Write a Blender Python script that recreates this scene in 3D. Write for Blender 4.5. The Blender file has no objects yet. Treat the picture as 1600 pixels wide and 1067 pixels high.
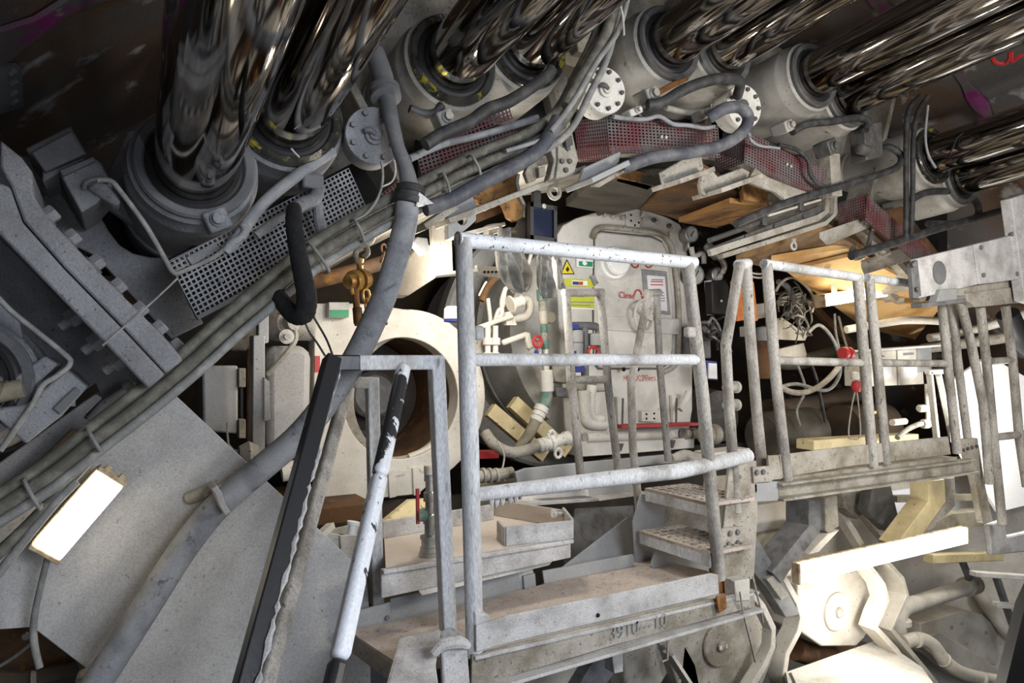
import bpy, bmesh, math, random
from mathutils import Vector as V, Matrix
random.seed(7)
SC = bpy.context.scene
COL = SC.collection
R = math.radians
# ---------------------------------------------------------------- camera (24 mm lens, level, turned 30 deg right of the tunnel axis Y)
FPX = 1077.0
PSI, TH = R(30.3), R(1.97)
FW = V((math.sin(PSI)*math.cos(TH), math.cos(PSI)*math.cos(TH), math.sin(TH)))
RT = V((math.cos(PSI), -math.sin(PSI), 0))
UP = RT.cross(FW)
cam = bpy.data.objects.new('camera', bpy.data.cameras.new('camera'))
COL.objects.link(cam)
cam.data.lens = FPX/1600*36
cam.data.sensor_width = 36
cam.data.clip_start = 0.02
cam.matrix_world = Matrix(((RT.x, UP.x, -FW.x, 0), (RT.y, UP.y, -FW.y, 0), (RT.z, UP.z, -FW.z, 0), (0, 0, 0, 1)))
SC.camera = cam
# ---------------------------------------------------------------- where things stand: sight lines met with real planes of the machine
def ray(px, py): return FW + RT*((px-800)/FPX) + UP*((533.5-py)/FPX)
def PY(px, py, y):
    d = ray(px, py); return d*(y/d.y)
def PX(px, py, x):
    d = ray(px, py); return d*(x/d.x)
def PZ(px, py, z):
    d = ray(px, py); return d*(z/d.z)
def LY(y, *c): return [PY(c[i], c[i+1], y) for i in range(0, len(c), 2)]
def L3(*c): return [PY(c[i], c[i+1], c[i+2]) for i in range(0, len(c), 3)]
AX = V((0.030, 1, -0.072)).normalized()       # the machine's own axis, a little downhill
EX, EY, EZ = V((1, 0, 0)), V((0, 1, 0)), V((0, 0, 1))
RC = V((2.4, 2.0, -1.97))                       # centre of the shield at the cylinder heads
# ---------------------------------------------------------------- exposure, world, large lights
vs = SC.view_settings
vs.view_transform = 'Standard'; vs.look = 'None'; vs.gamma = 1; vs.exposure = 0.0; vs.use_curve_mapping = False
SC.cycles.use_denoising = True
SC.cycles.max_bounces = 6
wd = bpy.data.worlds.new('world'); SC.world = wd; wd.use_nodes = True
bg = wd.node_tree.nodes['Background']
bg.inputs[0].default_value = (0.75, 0.85, 1.0, 1); bg.inputs[1].default_value = 0.4
def area(name, loc, target, sx, sy, power, col):
    l = bpy.data.lights.new(name, 'AREA'); l.shape = 'RECTANGLE'; l.size = sx; l.size_y = sy; l.energy = power; l.color = col
    o = bpy.data.objects.new(name, l); COL.objects.link(o); o.location = loc
    o.rotation_euler = (V(target)-V(loc)).to_track_quat('-Z', 'Y').to_euler()
    return o
def tube_light(name, loc, target, w, ln, power, col):
    o = area(name, loc, target, w, ln, power, col); z = (V(loc)-V(target)).normalized(); y = V((.03, 1, -.07)); y = (y-z*y.dot(z)).normalized(); x = y.cross(z)
    o.rotation_euler = Matrix(((x.x, y.x, z.x), (x.y, y.y, z.y), (x.z, y.z, z.z))).to_euler(); return o
def point(name, loc, power, col, rad=0.06):
    l = bpy.data.lights.new(name, 'POINT'); l.energy = power; l.color = col; l.shadow_soft_size = rad
    o = bpy.data.objects.new(name, l); COL.objects.link(o); o.location = loc
    return o
COOL, WARM, NEUT = (0.84, 0.9, 1.0), (1.0, 0.83, 0.6), (1.0, 0.94, 0.84)
area('gallery_light', (1.1, -1.3, 0.5), (1.0, 1.9, -0.25), 1.3, 0.8, 60, COOL)
tube_light('streak_fill_near', (2.3, -0.4, -0.7), (2.2, -0.2, 0.9), 0.07, 3.2, 10, NEUT)  # unseen tube added to put lengthwise streaks on the chrome rods
tube_light('streak_fill_far', (3.7, -0.4, -0.8), (3.4, 0.0, 0.8), 0.07, 3.2, 14, WARM)  # second unseen tube added for the rod streaks, warmer
tube_light('left_wall_fill', (0.7, -0.9, -0.9), (0.1, -0.6, 0.9), 0.06, 3.0, 14, COOL)  # unseen tube added to lift the dark upper-left shield wall
area('lock_front_fill', (2.4, 0.2, 0.45), (2.6, 3.0, 0.1), 0.5, 0.3, 32, NEUT)  # unseen area light added to brighten the lock door from the front
point('hanger_lamp', PY(652, 420, 2.32), 5.5, (1, .90, .76), .05)
point('lock_side_fill', PY(800, 420, 2.4), 16, (1, .95, .86), .06)  # unseen point light added to brighten the lock shell from its left
point('edge_lamp', PY(1575, 670, 1.95), 30, (1, .97, .92), .08)
point('cabin_lamp', PY(1330, 490, 2.42), 3.5, (1, .88, .68), .08)
point('motor_lamp', PY(1385, 975, 1.82), 9, (1, .95, .86), .06)
# ---------------------------------------------------------------- mesh buffer
def perp(a):
    a = a.normalized(); u = a.cross(EZ if abs(a.z) < 0.9 else EX).normalized()
    return u, u.cross(a).normalized()
def spline(p, k):
    if k < 2 or len(p) < 3: return [V(q) for q in p]
    o = []
    for i in range(len(p)-1):
        a, b, c, d = p[max(i-1, 0)], p[i], p[i+1], p[min(i+2, len(p)-1)]
        for j in range(k):
            t = j/k
            o.append(0.5*((2*b)+(c-a)*t+(2*a-5*b+4*c-d)*t*t+(3*b-a-3*c+d)*t**3))
    o.append(V(p[-1])); return o
class B:
    def __init__(s): s.v, s.f = [], []
    def add(s, vs, fs):
        n = len(s.v); s.v += [V(q) for q in vs]; s.f += [[i+n for i in f] for f in fs]; return s
    def prism(s, poly, vec):
        n = len(poly); vec = V(vec)
        nr = V((0, 0, 0))
        for i in range(n): nr += (poly[i]-poly[0]).cross(poly[(i+1) % n]-poly[0])
        if nr.dot(vec) > 0: poly = poly[::-1]
        return s.add(list(poly)+[q+vec for q in poly], [list(range(n)), list(range(2*n-1, n-1, -1))]+[[(i+1) % n, i, i+n, (i+1) % n+n] for i in range(n)])
    def plate(s, poly, t): return s.prism(poly, EY*t)
    def box(s, c, x, y, z):
        c, x, y, z = V(c), V(x), V(y), V(z)
        return s.prism([c-x-y-z, c+x-y-z, c+x+y-z, c-x+y-z], z*2)
    def aabb(s, x0, x1, y0, y1, z0, z1): return s.box(((x0+x1)/2, (y0+y1)/2, (z0+z1)/2), EX*(x1-x0)/2, EY*(y1-y0)/2, EZ*(z1-z0)/2)
    def tube(s, pts, r, n=10, k=5, ridge=0):
        p = spline(pts, k); m = len(p)
        rr = [r]*m if not isinstance(r, (list, tuple)) else [r[min(int(i/(m-1)*(len(r)-1)), len(r)-1)]*(1-(i/(m-1)*(len(r)-1)) % 1)+r[min(int(i/(m-1)*(len(r)-1))+1, len(r)-1)]*((i/(m-1)*(len(r)-1)) % 1) for i in range(m)]
        if ridge: rr = [q*(1+ridge*(i % 2)) for i, q in enumerate(rr)]
        t0 = (p[1]-p[0]).normalized(); u, w = perp(t0); base = len(s.v); vs = []
        for i in range(m):
            t = (p[min(i+1, m-1)]-p[max(i-1, 0)]).normalized()
            q = t0.rotation_difference(t); u = q @ u; w = q @ w; t0 = t
            for j in range(n):
                a = 2*math.pi*j/n; vs.append(p[i]+(u*math.cos(a)+w*math.sin(a))*rr[i])
        fs = [[i*n+j, i*n+(j+1) % n, (i+1)*n+(j+1) % n, (i+1)*n+j] for i in range(m-1) for j in range(n)]
        fs += [list(range(n))[::-1], list(range((m-1)*n, m*n))]
        return s.add(vs, fs)
    def bar(s, p, q, w, h=None, up=None):
        p, q = V(p), V(q); h = h or w; d = (q-p).normalized()
        a = (up or (EY if abs(d.y) < 0.9 else EX)); a = (a-d*a.dot(d)).normalized(); b = d.cross(a)
        return s.box((p+q)/2, (q-p)/2, b*w/2, a*h/2)
    def lathe(s, c, ax, prof, n=32, a0=0, a1=360, loop=False):
        if loop: prof = list(prof)+[prof[0]]
        ax = V(ax).normalized(); u, w = perp(ax); full = abs(a1-a0) >= 360; m = n if full else n+1; vs = []
        for r, h in prof:
            for j in range(m):
                a = R(a0+(a1-a0)*j/n); vs.append(V(c)+ax*h+(u*math.cos(a)+w*math.sin(a))*r)
        fs = [[i*m+j, i*m+(j+1) % m, (i+1)*m+(j+1) % m, (i+1)*m+j] for i in range(len(prof)-1) for j in range(m if full else m-1)]
        if full and not loop:
            if prof[0][0] > 1e-6: fs.append(list(range(m))[::-1])
            if prof[-1][0] > 1e-6: fs.append(list(range((len(prof)-1)*m, len(prof)*m)))
        return s.add(vs, fs)
    def hole_plate(s, outer, c, hr, vec, n=36, hole=None):
        """plate with a round (or given) hole, star-shaped about the hole's centre; lies in the plane of outer"""
        vec = V(vec); nn = vec.normalized(); u = (outer[1]-outer[0]).normalized(); u = (u-nn*u.dot(nn)).normalized(); w = nn.cross(u)
        o2 = [((q-c).dot(u), (q-c).dot(w)) for q in outer]
        an = sorted(set([round(2*math.pi*i/n, 4) for i in range(n)]+[round(math.atan2(y, x) % (2*math.pi), 4) for x, y in o2]))
        O, I = [], []
        for a in an:
            dx, dy = math.cos(a), math.sin(a); best = 0
            for i in range(len(o2)):
                (x1, y1), (x2, y2) = o2[i], o2[(i+1) % len(o2)]
                ex, ey = x2-x1, y2-y1; den = dx*ey-dy*ex
                if abs(den) < 1e-12: continue
                t = (x1*ey-y1*ex)/den; k = (x1*dy-y1*dx)/den
                if t > 0 and -1e-3 <= k <= 1.001: best = max(best, t)
            O.append(c+u*dx*best+w*dy*best); I.append(c+u*dx*hr+w*dy*hr)
        m = len(an); vs = O+I+[q+vec for q in O]+[q+vec for q in I]; fs = []
        for i in range(m):
            j = (i+1) % m
            fs += [[i, i+m, j+m, j], [i+2*m, j+2*m, j+3*m, i+3*m], [i, j, j+2*m, i+2*m], [i+m, i+3*m, j+3*m, j+m]]
        return s.add(vs, fs)
    def perf(s, a, b, d, nx, ny, t=0.003, fill=0.62, skip=None):
        """perforated sheet: a origin, b and d the far corners along its two sides, nx by ny square holes, thickness t"""
        a, b, d = V(a), V(b), V(d); e1, e2 = b-a, d-a; nr = e1.cross(e2).normalized()*t
        g = (1-fill)/2
        us = [0.0]+[q for i in range(nx) for q in ((i+g)/nx, (i+1-g)/nx)]+[1.0]
        ws = [0.0]+[q for i in range(ny) for q in ((i+g)/ny, (i+1-g)/ny)]+[1.0]
        W, n0 = len(us), len(us)*len(ws)
        vs = [a+e1*x+e2*y for y in ws for x in us]; vs += [q+nr for q in vs]; fs = []
        def hole(i, j): return 0 <= i < W-1 and 0 <= j < len(ws)-1 and i % 2 == 1 and j % 2 == 1 and not (skip and skip(i//2, j//2))
        for j in range(len(ws)-1):
            for i in range(W-1):
                q = [j*W+i, j*W+i+1, (j+1)*W+i+1, (j+1)*W+i]
                if hole(i, j):
                    for k in range(4):
                        fs.append([q[k], q[(k+1) % 4], q[(k+1) % 4]+n0, q[k]+n0])
                else: fs += [q[::-1], [x+n0 for x in q]]
        return s.add(vs, fs)
    def build(s, name, mat, parent=None, label=None, cat=None, group=None, kind=None, smooth=35, bev=0, loc=None):
        o0 = V(loc) if loc is not None else sum(s.v, V((0, 0, 0)))/len(s.v)
        me = bpy.data.meshes.new(name); me.from_pydata([q-o0 for q in s.v], [], s.f)
        bm = bmesh.new(); bm.from_mesh(me); bmesh.ops.recalc_face_normals(bm, faces=bm.faces); bm.to_mesh(me); bm.free()
        me.materials.append(M[mat] if isinstance(mat, str) else mat)
        if smooth:
            me.shade_smooth(); me.set_sharp_from_angle(angle=R(smooth))
        o = bpy.data.objects.new(name, me); COL.objects.link(o)
        if bev:
            b = o.modifiers.new('bevel', 'BEVEL'); b.width = bev; b.segments = 2; b.limit_method = 'ANGLE'; b.angle_limit = R(40); b.harden_normals = False
        place(o, o0, parent); tag(o, label, cat, group, kind)
        return o
ORG = {}
def place(o, p, parent):
    ORG[o.name] = V(p)
    if parent is not None: o.parent = parent; o.location = V(p)-ORG[parent.name]
    else: o.location = V(p)
def tag(o, label=None, cat=None, group=None, kind=None):
    if label and cat and not kind: kind = 'thing'
    for k, v in (('label', label), ('category', cat), ('group', group), ('kind', kind)):
        if v: o[k] = v
def T(name, label, cat, loc, group=None):
    o = bpy.data.objects.new(name, None); COL.objects.link(o); o.empty_display_size = 0.05
    place(o, V(loc), None); tag(o, label, cat, group); return o
HEX = {}
def bolt(parent, p, ax, r, h, mat='bolt', name='bolt', n=6):
    key = (mat, n)
    if key not in HEX:
        b = B(); b.lathe(V((0, 0, 0)), EZ, [(1, 0), (1, .85), (.86, 1)], n)
        me = bpy.data.meshes.new('bolt_head'); me.from_pydata(b.v, [], b.f); me.materials.append(M[mat]); HEX[key] = me
    o = bpy.data.objects.new(name, HEX[key]); COL.objects.link(o)
    o.rotation_mode = 'QUATERNION'; o.rotation_quaternion = EZ.rotation_difference(V(ax).normalized()); o.scale = (r, r, h)
    place(o, p, parent); return o
def text(body, p, xd, yd, size, mat, parent, name='lettering', depth=0.0015, align='LEFT'):
    c = bpy.data.curves.new(name, 'FONT'); c.body = body; c.size = 1; c.extrude = 0; c.align_x = align
    t = bpy.data.objects.new(name, c); COL.objects.link(t); bpy.context.view_layer.update()
    me = bpy.data.meshes.new_from_object(t.evaluated_get(bpy.context.evaluated_depsgraph_get()))
    bpy.data.objects.remove(t); me.name = name
    xd, yd = V(xd).normalized(), V(yd); yd = (yd-xd*yd.dot(xd)).normalized(); z = xd.cross(yd)
    for q in me.vertices: q.co = xd*q.co.x*size+yd*q.co.y*size+z*depth
    me.materials.clear(); me.materials.append(M[mat])
    o = bpy.data.objects.new(name, me); COL.objects.link(o); place(o, p, parent); return o
def hose(name, mat, label, cat, pts, r, n=10, k=6, parent=None, group=None, ridge=0):
    b = B(); b.tube(pts, r, n, k, ridge); return b.build(name, mat, parent, label, cat, group, smooth=60)
# ---------------------------------------------------------------- materials
M = {}
def mat(name, base, dirt=None, dlo=.45, dhi=.65, ds=5, spot=None, slo=.62, shi=.68, ss=45, rough=.6, metal=0, bump=.15, bs=90, grain=.12, emit=0, ecol=None, stretch=None, spec=.4):
    m = bpy.data.materials.new(name); m.use_nodes = True; nt = m.node_tree; N, L = nt.nodes, nt.links; p = N['Principled BSDF']
    p.inputs['Roughness'].default_value = rough; p.inputs['Metallic'].default_value = metal; p.inputs['Specular IOR Level'].default_value = spec
    g = N.new('ShaderNodeNewGeometry'); src = g.outputs['Position']
    if stretch:
        mp = N.new('ShaderNodeMapping'); mp.inputs['Scale'].default_value = stretch; L.new(src, mp.inputs[0]); src = mp.outputs[0]
    def noise(sc, det=5, ro=.6):
        n = N.new('ShaderNodeTexNoise'); n.inputs['Scale'].default_value = sc; n.inputs['Detail'].default_value = det; n.inputs['Roughness'].default_value = ro; L.new(src, n.inputs['Vector']); return n.outputs['Fac']
    def ramp(f, lo, hi):
        r = N.new('ShaderNodeMapRange'); r.inputs[1].default_value = lo; r.inputs[2].default_value = hi; L.new(f, r.inputs[0]); return r.outputs[0]
    def mix(f, a, b, mode='MIX'):
        x = N.new('ShaderNodeMix'); x.data_type = 'RGBA'; x.blend_type = mode
        if isinstance(f, float): x.inputs[0].default_value = f
        else: L.new(f, x.inputs[0])
        for k, q in ((6, a), (7, b)):
            if isinstance(q, tuple): x.inputs[k].default_value = q if len(q) == 4 else (*q, 1)
            else: L.new(q, x.inputs[k])
        return x.outputs[2]
    c = (*base, 1)
    if dirt: c = mix(ramp(noise(ds), dlo, dhi), c, dirt)
    if spot: c = mix(ramp(noise(ss, 4), slo, shi), c, spot)
    if grain:
        fine = ramp(noise(220, 2), .3, .7)
        gr = mix(fine, (1-grain,)*3, (1+grain,)*3); c = mix(1.0, c, gr, 'MULTIPLY')
    if isinstance(c, tuple): p.inputs['Base Color'].default_value = c
    else: L.new(c, p.inputs['Base Color'])
    if bump:
        b = N.new('ShaderNodeBump'); b.inputs['Strength'].default_value = bump; b.inputs['Distance'].default_value = .004
        L.new(noise(bs, 4), b.inputs['Height']); L.new(b.outputs[0], p.inputs['Normal'])
    if emit:
        p.inputs['Emission Color'].default_value = (*(ecol or base), 1); p.inputs['Emission Strength'].default_value = emit
    M[name] = m; return m
GREY = (.215, .218, .228); DGREY = (.13, .132, .14)
mat('skin', (.085, .078, .074), (.10, .058, .034), ds=1.7, dlo=.42, dhi=.62, spot=(.34, .33, .32), slo=.585, shi=.68, ss=4.2, rough=.75, bump=.5, bs=14, grain=.3)
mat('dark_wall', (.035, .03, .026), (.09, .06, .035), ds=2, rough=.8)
mat('grey_paint', GREY, (.125, .125, .132), ds=5, dlo=.42, dhi=.68, spot=(.07, .07, .075), slo=.62, shi=.70, ss=85, rough=.65, bump=.4, grain=.22)
mat('grey_dark', (.11, .112, .118), (.17, .17, .176), ds=6, spot=(.06, .06, .06), slo=.66, shi=.74, ss=60, rough=.6, bump=.25)
mat('light_plate', (.43, .42, .405), (.31, .295, .28), ds=3.2, dlo=.4, dhi=.66, spot=(.17, .165, .15), slo=.63, shi=.72, ss=85, rough=.6, bump=.2, grain=.16)
mat('beige', (.37, .345, .30), (.19, .165, .125), ds=8, dlo=.42, dhi=.66, spot=(.075, .062, .05), slo=.61, shi=.69, ss=75, rough=.6, bump=.35, grain=.2)
mat('barrel_beige', (.33, .315, .285), (.16, .14, .11), ds=4, dlo=.48, dhi=.7, spot=(.09, .07, .045), slo=.64, shi=.72, ss=30, rough=.5, bump=.2, grain=.15)
mat('cream', (.64, .595, .52), (.46, .42, .35), ds=5, dlo=.42, dhi=.68, spot=(.22, .19, .14), slo=.64, shi=.72, ss=65, rough=.55, bump=.1)
mat('white_paint', (.63, .61, .56), (.47, .45, .40), ds=6, spot=(.12, .11, .09), slo=.64, shi=.69, ss=70, rough=.55, bump=.15)
mat('door_paint', (.62, .605, .57), (.5, .485, .44), ds=7, spot=(.15, .14, .12), slo=.69, shi=.74, ss=45, rough=.55, bump=.1)
mat('dusty_white', (.52, .51, .505), (.33, .32, .31), ds=11, dlo=.42, dhi=.66, spot=(.24, .235, .225), slo=.6, shi=.74, ss=70, grain=.2, rough=.75, bump=.35, bs=60)
mat('rail_white', (.74, .77, .82), (.58, .6, .62), ds=14, spot=(.03, .03, .03), slo=.625, shi=.645, ss=75, rough=.4, bump=.1)
mat('rail_dusty', (.56, .57, .59), (.30, .295, .285), ds=8, dlo=.46, dhi=.66, spot=(.17, .165, .155), slo=.60, shi=.74, ss=55, stretch=(1, 1, .3), rough=.8, bump=.6, bs=60, grain=.22)
mat('rail_grey', (.37, .35, .32), (.19, .175, .155), ds=11, dlo=.44, dhi=.62, spot=(.09, .08, .068), slo=.60, shi=.72, ss=60, stretch=(1, 1, .4), rough=.75, bump=.5, bs=70, grain=.25)
mat('rail_peel', (.03, .03, .033), (.70, .72, .75), dlo=.52, dhi=.54, ds=9, spot=(.03, .03, .03), slo=.6, shi=.62, ss=40, rough=.35, bump=.15, stretch=(1, 1, .35))
mat('rail_chip', (.74, .77, .82), (.05, .05, .055), dlo=.60, dhi=.615, ds=26, spot=(.04, .04, .045), slo=.665, shi=.68, ss=70, rough=.35, bump=.1, stretch=(1, 1, .4))
mat('rail_black', (.020, .021, .024), (.5, .5, .5), dlo=.67, dhi=.69, ds=30, rough=.3, bump=.1, stretch=(1, 1, .25))
mat('chrome', (.46, .425, .39), (.16, .15, .14), ds=22, dlo=.4, dhi=.62, rough=.075, metal=1, bump=0, grain=.04, stretch=(1, .08, 1))
mat('wet_metal', (.10, .10, .09), (.03, .03, .03), ds=20, spot=(.42, .36, .05), slo=.58, shi=.64, ss=22, rough=.18, metal=.6, bump=.5, bs=40)
mat('bolt', (.17, .17, .175), (.10, .10, .1), ds=20, rough=.55)
mat('bolt_dark', (.07, .068, .065), (.12, .115, .11), ds=20, rough=.5)
mat('bolt_white', (.5, .48, .44), (.3, .28, .25), ds=30, rough=.6)
mat('red_mesh', (.125, .035, .042), (.13, .115, .115), ds=9, dlo=.38, dhi=.62, rough=.6, bump=.1)
mat('grey_mesh', (.30, .30, .31), (.2, .2, .205), ds=6, rough=.65, bump=.2)
mat('rust_plate', (.12, .058, .022), (.05, .03, .018), ds=5, spot=(.22, .10, .025), slo=.58, shi=.7, ss=18, rough=.8, bump=.4, bs=30)
mat('orange_rust', (.36, .19, .06), (.15, .07, .025), ds=9, dlo=.42, dhi=.6, spot=(.05, .03, .02), slo=.58, shi=.66, ss=26, rough=.8, bump=.3, stretch=(1, .35, 1))
mat('dark_board', (.085, .075, .058), (.04, .032, .025), ds=9, rough=.85, bump=.3, stretch=(.4, 1, 1))
mat('brown_board', (.25, .145, .062), (.10, .055, .026), ds=6, dlo=.42, dhi=.62, spot=(.05, .03, .02), slo=.62, shi=.7, ss=20, rough=.8, bump=.3)
mat('pale_board', (.62, .40, .17), (.42, .22, .07), ds=4, spot=(.2, .1, .04), slo=.64, shi=.72, ss=14, rough=.75)
mat('cable_grey', (.19, .19, .18), (.30, .295, .28), ds=22, rough=.7, bump=.3)
mat('cable_olive', (.095, .09, .072), (.19, .18, .15), ds=18, rough=.7, bump=.3)
mat('hose_grey', (.27, .275, .285), (.16, .165, .175), ds=11, spot=(.10, .105, .12), slo=.6, shi=.7, ss=30, rough=.7, bump=.3)
mat('hose_dark', (.026, .026, .027), (.065, .065, .065), ds=18, rough=.6, bump=.35)
mat('hose_blue', (.062, .066, .082), (.14, .14, .15), ds=15, rough=.6, bump=.3)
mat('black_foam', (.008, .008, .009), (.016, .016, .016), ds=40, rough=.95, bump=.8, bs=160)
mat('dust_deck', (.50, .43, .38), (.38, .32, .28), ds=7, spot=(.20, .165, .14), slo=.58, shi=.7, ss=70, rough=.95, bump=.6, bs=80)
mat('dust_pink', (.60, .525, .455), (.52, .45, .385), ds=5, rough=.95, bump=.25, bs=60)
mat('gold', (.65, .40, .12), (.35, .17, .05), ds=25, rough=.4, metal=.5, bump=.3)
mat('rust_orange', (.30, .13, .04), (.14, .06, .02), ds=20, rough=.8)
mat('steel', (.42, .41, .39), (.25, .24, .22), ds=15, rough=.35, metal=.7)
mat('black', (.015, .015, .016), rough=.5, bump=0, grain=0)
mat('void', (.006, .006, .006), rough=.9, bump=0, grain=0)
mat('red', (.45, .03, .03), (.3, .05, .04), ds=20, rough=.5)
mat('red_print', (.50, .04, .04), rough=.6, bump=0, grain=0)
mat('lime', (.55, .58, .05), (.45, .48, .1), ds=15, rough=.5, bump=0)
mat('green_sign', (.03, .28, .13), rough=.5, bump=0, grain=.05)
mat('yellow', (.72, .58, .03), rough=.5, bump=0)
mat('blue', (.03, .045, .22), rough=.5, bump=0)
mat('white', (.88, .88, .87), rough=.45, bump=0)
mat('paper', (.72, .72, .76), (.66, .66, .68), ds=8, rough=.6, bump=0)
mat('print_grey', (.22, .22, .25), rough=.6, bump=0)
mat('tape', (.22, .22, .24), (.30, .30, .31), ds=20, rough=.5)
mat('green_hose', (.10, .20, .16), (.3, .3, .27), ds=25, rough=.6)
mat('orange', (.62, .20, .05), (.45, .13, .03), ds=10, rough=.5)
mat('cloth', (.42, .40, .36), (.25, .235, .21), ds=10, rough=.95, bump=.5, bs=40)
mat('olive', (.23, .205, .15), (.13, .115, .08), ds=8, rough=.7)
mat('dark_olive', (.055, .048, .034), (.09, .08, .06), ds=6, rough=.7)
mat('yellow_beam', (.66, .56, .32), (.50, .40, .22), ds=6, spot=(.25, .17, .08), slo=.62, shi=.7, ss=25, rough=.6)
mat('shelf_grey', (.33, .335, .335), (.26, .26, .26), ds=4, rough=.6, bump=.1)
mat('magenta', (.19, .02, .12), (.10, .085, .085), ds=5, dlo=.42, dhi=.54, spot=(.3, .28, .28), slo=.6, shi=.68, ss=9, rough=.7)
mat('gauge_face', (.72, .73, .72), rough=.3, bump=0)
mat('lamp_body', (.52, .42, .27), (.22, .13, .07), ds=20, rough=.6)
mat('tube_warm', (1, .93, .8), emit=7, ecol=(1, .86, .62), bump=0, grain=0)
mat('tube_white', (1, .97, .9), emit=6, ecol=(1, .93, .78), bump=0, grain=0)
mat('floor_dirt', (.10, .09, .075), (.05, .045, .04), ds=3, rough=.95)
gm = bpy.data.materials.new('lamp_glass'); gm.use_nodes = True; gp = gm.node_tree.nodes['Principled BSDF']
gp.inputs['Base Color'].default_value = (.02, .025, .05, 1); gp.inputs['Roughness'].default_value = .06; gp.inputs['Coat Weight'].default_value = .5; M['lamp_glass'] = gm
# ================================================================ the setting
def ringpt(r, ang, s): # point at radius r, angle from the top (degrees, right positive), s metres ahead of the cylinder heads
    return RC+AX*s+EX*(r*math.sin(R(ang)))+EZ*(r*math.cos(R(ang)))
b = B(); RS = 3.80
SL = [-4.5, -3, -2, -1.2, -.8, -.4, 0, .6, 1.4, 2.0, 2.65]
vs = [ringpt(RS+(.05 if i in (3, 7) else 0), a*3.6, s) for i, s in enumerate(SL) for a in range(100)]
vs += [ringpt(RS+.12, a*3.6, s) for i, s in enumerate(SL) for a in range(100)]
n = 100; m = len(SL)*n; fs = []
for k in (0, m):
    fs += [[k+i*n+j, k+i*n+(j+1) % n, k+(i+1)*n+(j+1) % n, k+(i+1)*n+j] for i in range(len(SL)-1) for j in range(n)]
b.add(vs, fs); b.build('ceiling', 'skin', kind='structure')
b = B(); b.lathe(RC+AX*2.5, AX, [(.01, 0), (RS+.3, 0), (RS+.3, .05), (.01, .05)], 64); b.build('wall_front', 'dark_wall', kind='structure')
b = B(); b.prism([V((-.6, -4.4, -3.35)), V((5.6, -4.4, -3.35)), V((5.6, 4.5, -3.35)), V((-.6, 4.5, -3.35))], EZ*-.05); b.build('floor', 'floor_dirt', kind='structure')
# magenta sealing bead sprayed along the joint of two shield rings
def band(name, s, a0, a1, w, mt, label):
    p = [ringpt(RS-.006+.004*math.sin(i*1.7), a0+(a1-a0)*i/24, s+.012*math.sin(i*2.3)) for i in range(25)]
    q = [ringpt(RS-.004, a0+(a1-a0)*i/24, s+w*(1+.35*math.sin(i*1.3))) for i in range(25)]
    vs = p+q+[v-EZ*0+(RC-v).normalized()*.012 for v in p]+[v+(RC-v).normalized()*.012 for v in q]
    fs = []
    for i in range(24):
        fs += [[i, i+1, 26+i, 25+i], [50+i, 75+i, 76+i, 51+i], [i, 50+i, 51+i, i+1], [25+i, 26+i, 76+i, 75+i]]
    B().add(vs, fs).build(name, mt, None, label, 'paint stripe')
band("ring_joint_paint", -.06, -66, -33, .10, "magenta", "purple paint along the ring joint, top left")
band("ring_joint_paint", -.11, 4, 38, .055, "magenta", "magenta paint along the ring joint, top right")
def skinpt(px, py, r=RS-.006):
    d = ray(px, py); dp = d-AX*d.dot(AX); o = -RC+AX*RC.dot(AX)
    a, bb, c = dp.dot(dp), 2*dp.dot(o), o.dot(o)-r*r
    return d*((-bb+math.sqrt(bb*bb-4*a*c))/(2*a))
B().tube([skinpt(*q) for q in ((1550, 88), (1556, 97), (1570, 99), (1578, 90), (1579, 80), (1582, 95), (1592, 88), (1605, 84))], .011, 6, 4).build('sprayed_writing', 'red_print', None, 'red sprayed curl of writing on the shield wall at the right edge', 'paint mark')
t = T('wall_lug', 'small dark bolted plate on the shield wall at the left edge', 'plate', skinpt(14, 130))
B().prism([skinpt(-20, 100), skinpt(24, 98), skinpt(28, 158), skinpt(-20, 172)], (RC-skinpt(14, 130)).normalized()*.02).build('plate', 'grey_dark', t)
for px, py in ((16, 110), (18, 126), (18, 142), (20, 156)): bolt(t, skinpt(px, py, RS-.02), (RC-skinpt(px, py)).normalized(), .013, .014, 'grey_dark')
# ring plate carrying the cylinders
def ring_sector(r0, r1, a0, a1, s0, s1, n=40):
    b = B(); P = lambda r, s: [ringpt(r, a0+(a1-a0)*i/n, s) for i in range(n+1)]
    vs = P(r0, s0)+P(r1, s0)+P(r0, s1)+P(r1, s1); k = n+1; fs = []
    for i in range(n):
        fs += [[i, k+i, k+i+1, i+1], [2*k+i, 2*k+i+1, 3*k+i+1, 3*k+i], [i, i+1, 2*k+i+1, 2*k+i], [k+i, 3*k+i, 3*k+i+1, k+i+1]]
    fs += [[0, 2*k, 3*k, k], [n, k+n, 3*k+n, 2*k+n]]
    return b.add(vs, fs)
t = T('cylinder_support_ring', 'thick beige steel ring plate behind the chrome cylinders, curving overhead', 'steel ring', ringpt(3.3, 0, .45))
ring_sector(2.96, 3.79, -35, 36, .45, .52).build('ring_plate', 'beige', t)
ring_sector(2.93, 2.965, -42, 34, .25, .80).build('inner_rim', 'beige', t)
for a in (-31, -17.5, -2, 13, 21):
    c0, c1 = ringpt(2.97, a, .2), ringpt(3.75, a, .2)
    b = B(); b.prism([c0, c1, c1+AX*.26, c0+AX*.26], (ringpt(3.3, a+1, 0)-ringpt(3.3, a, 0)).normalized()*.03); b.build('rib', 'beige', t, bev=.004)
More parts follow.
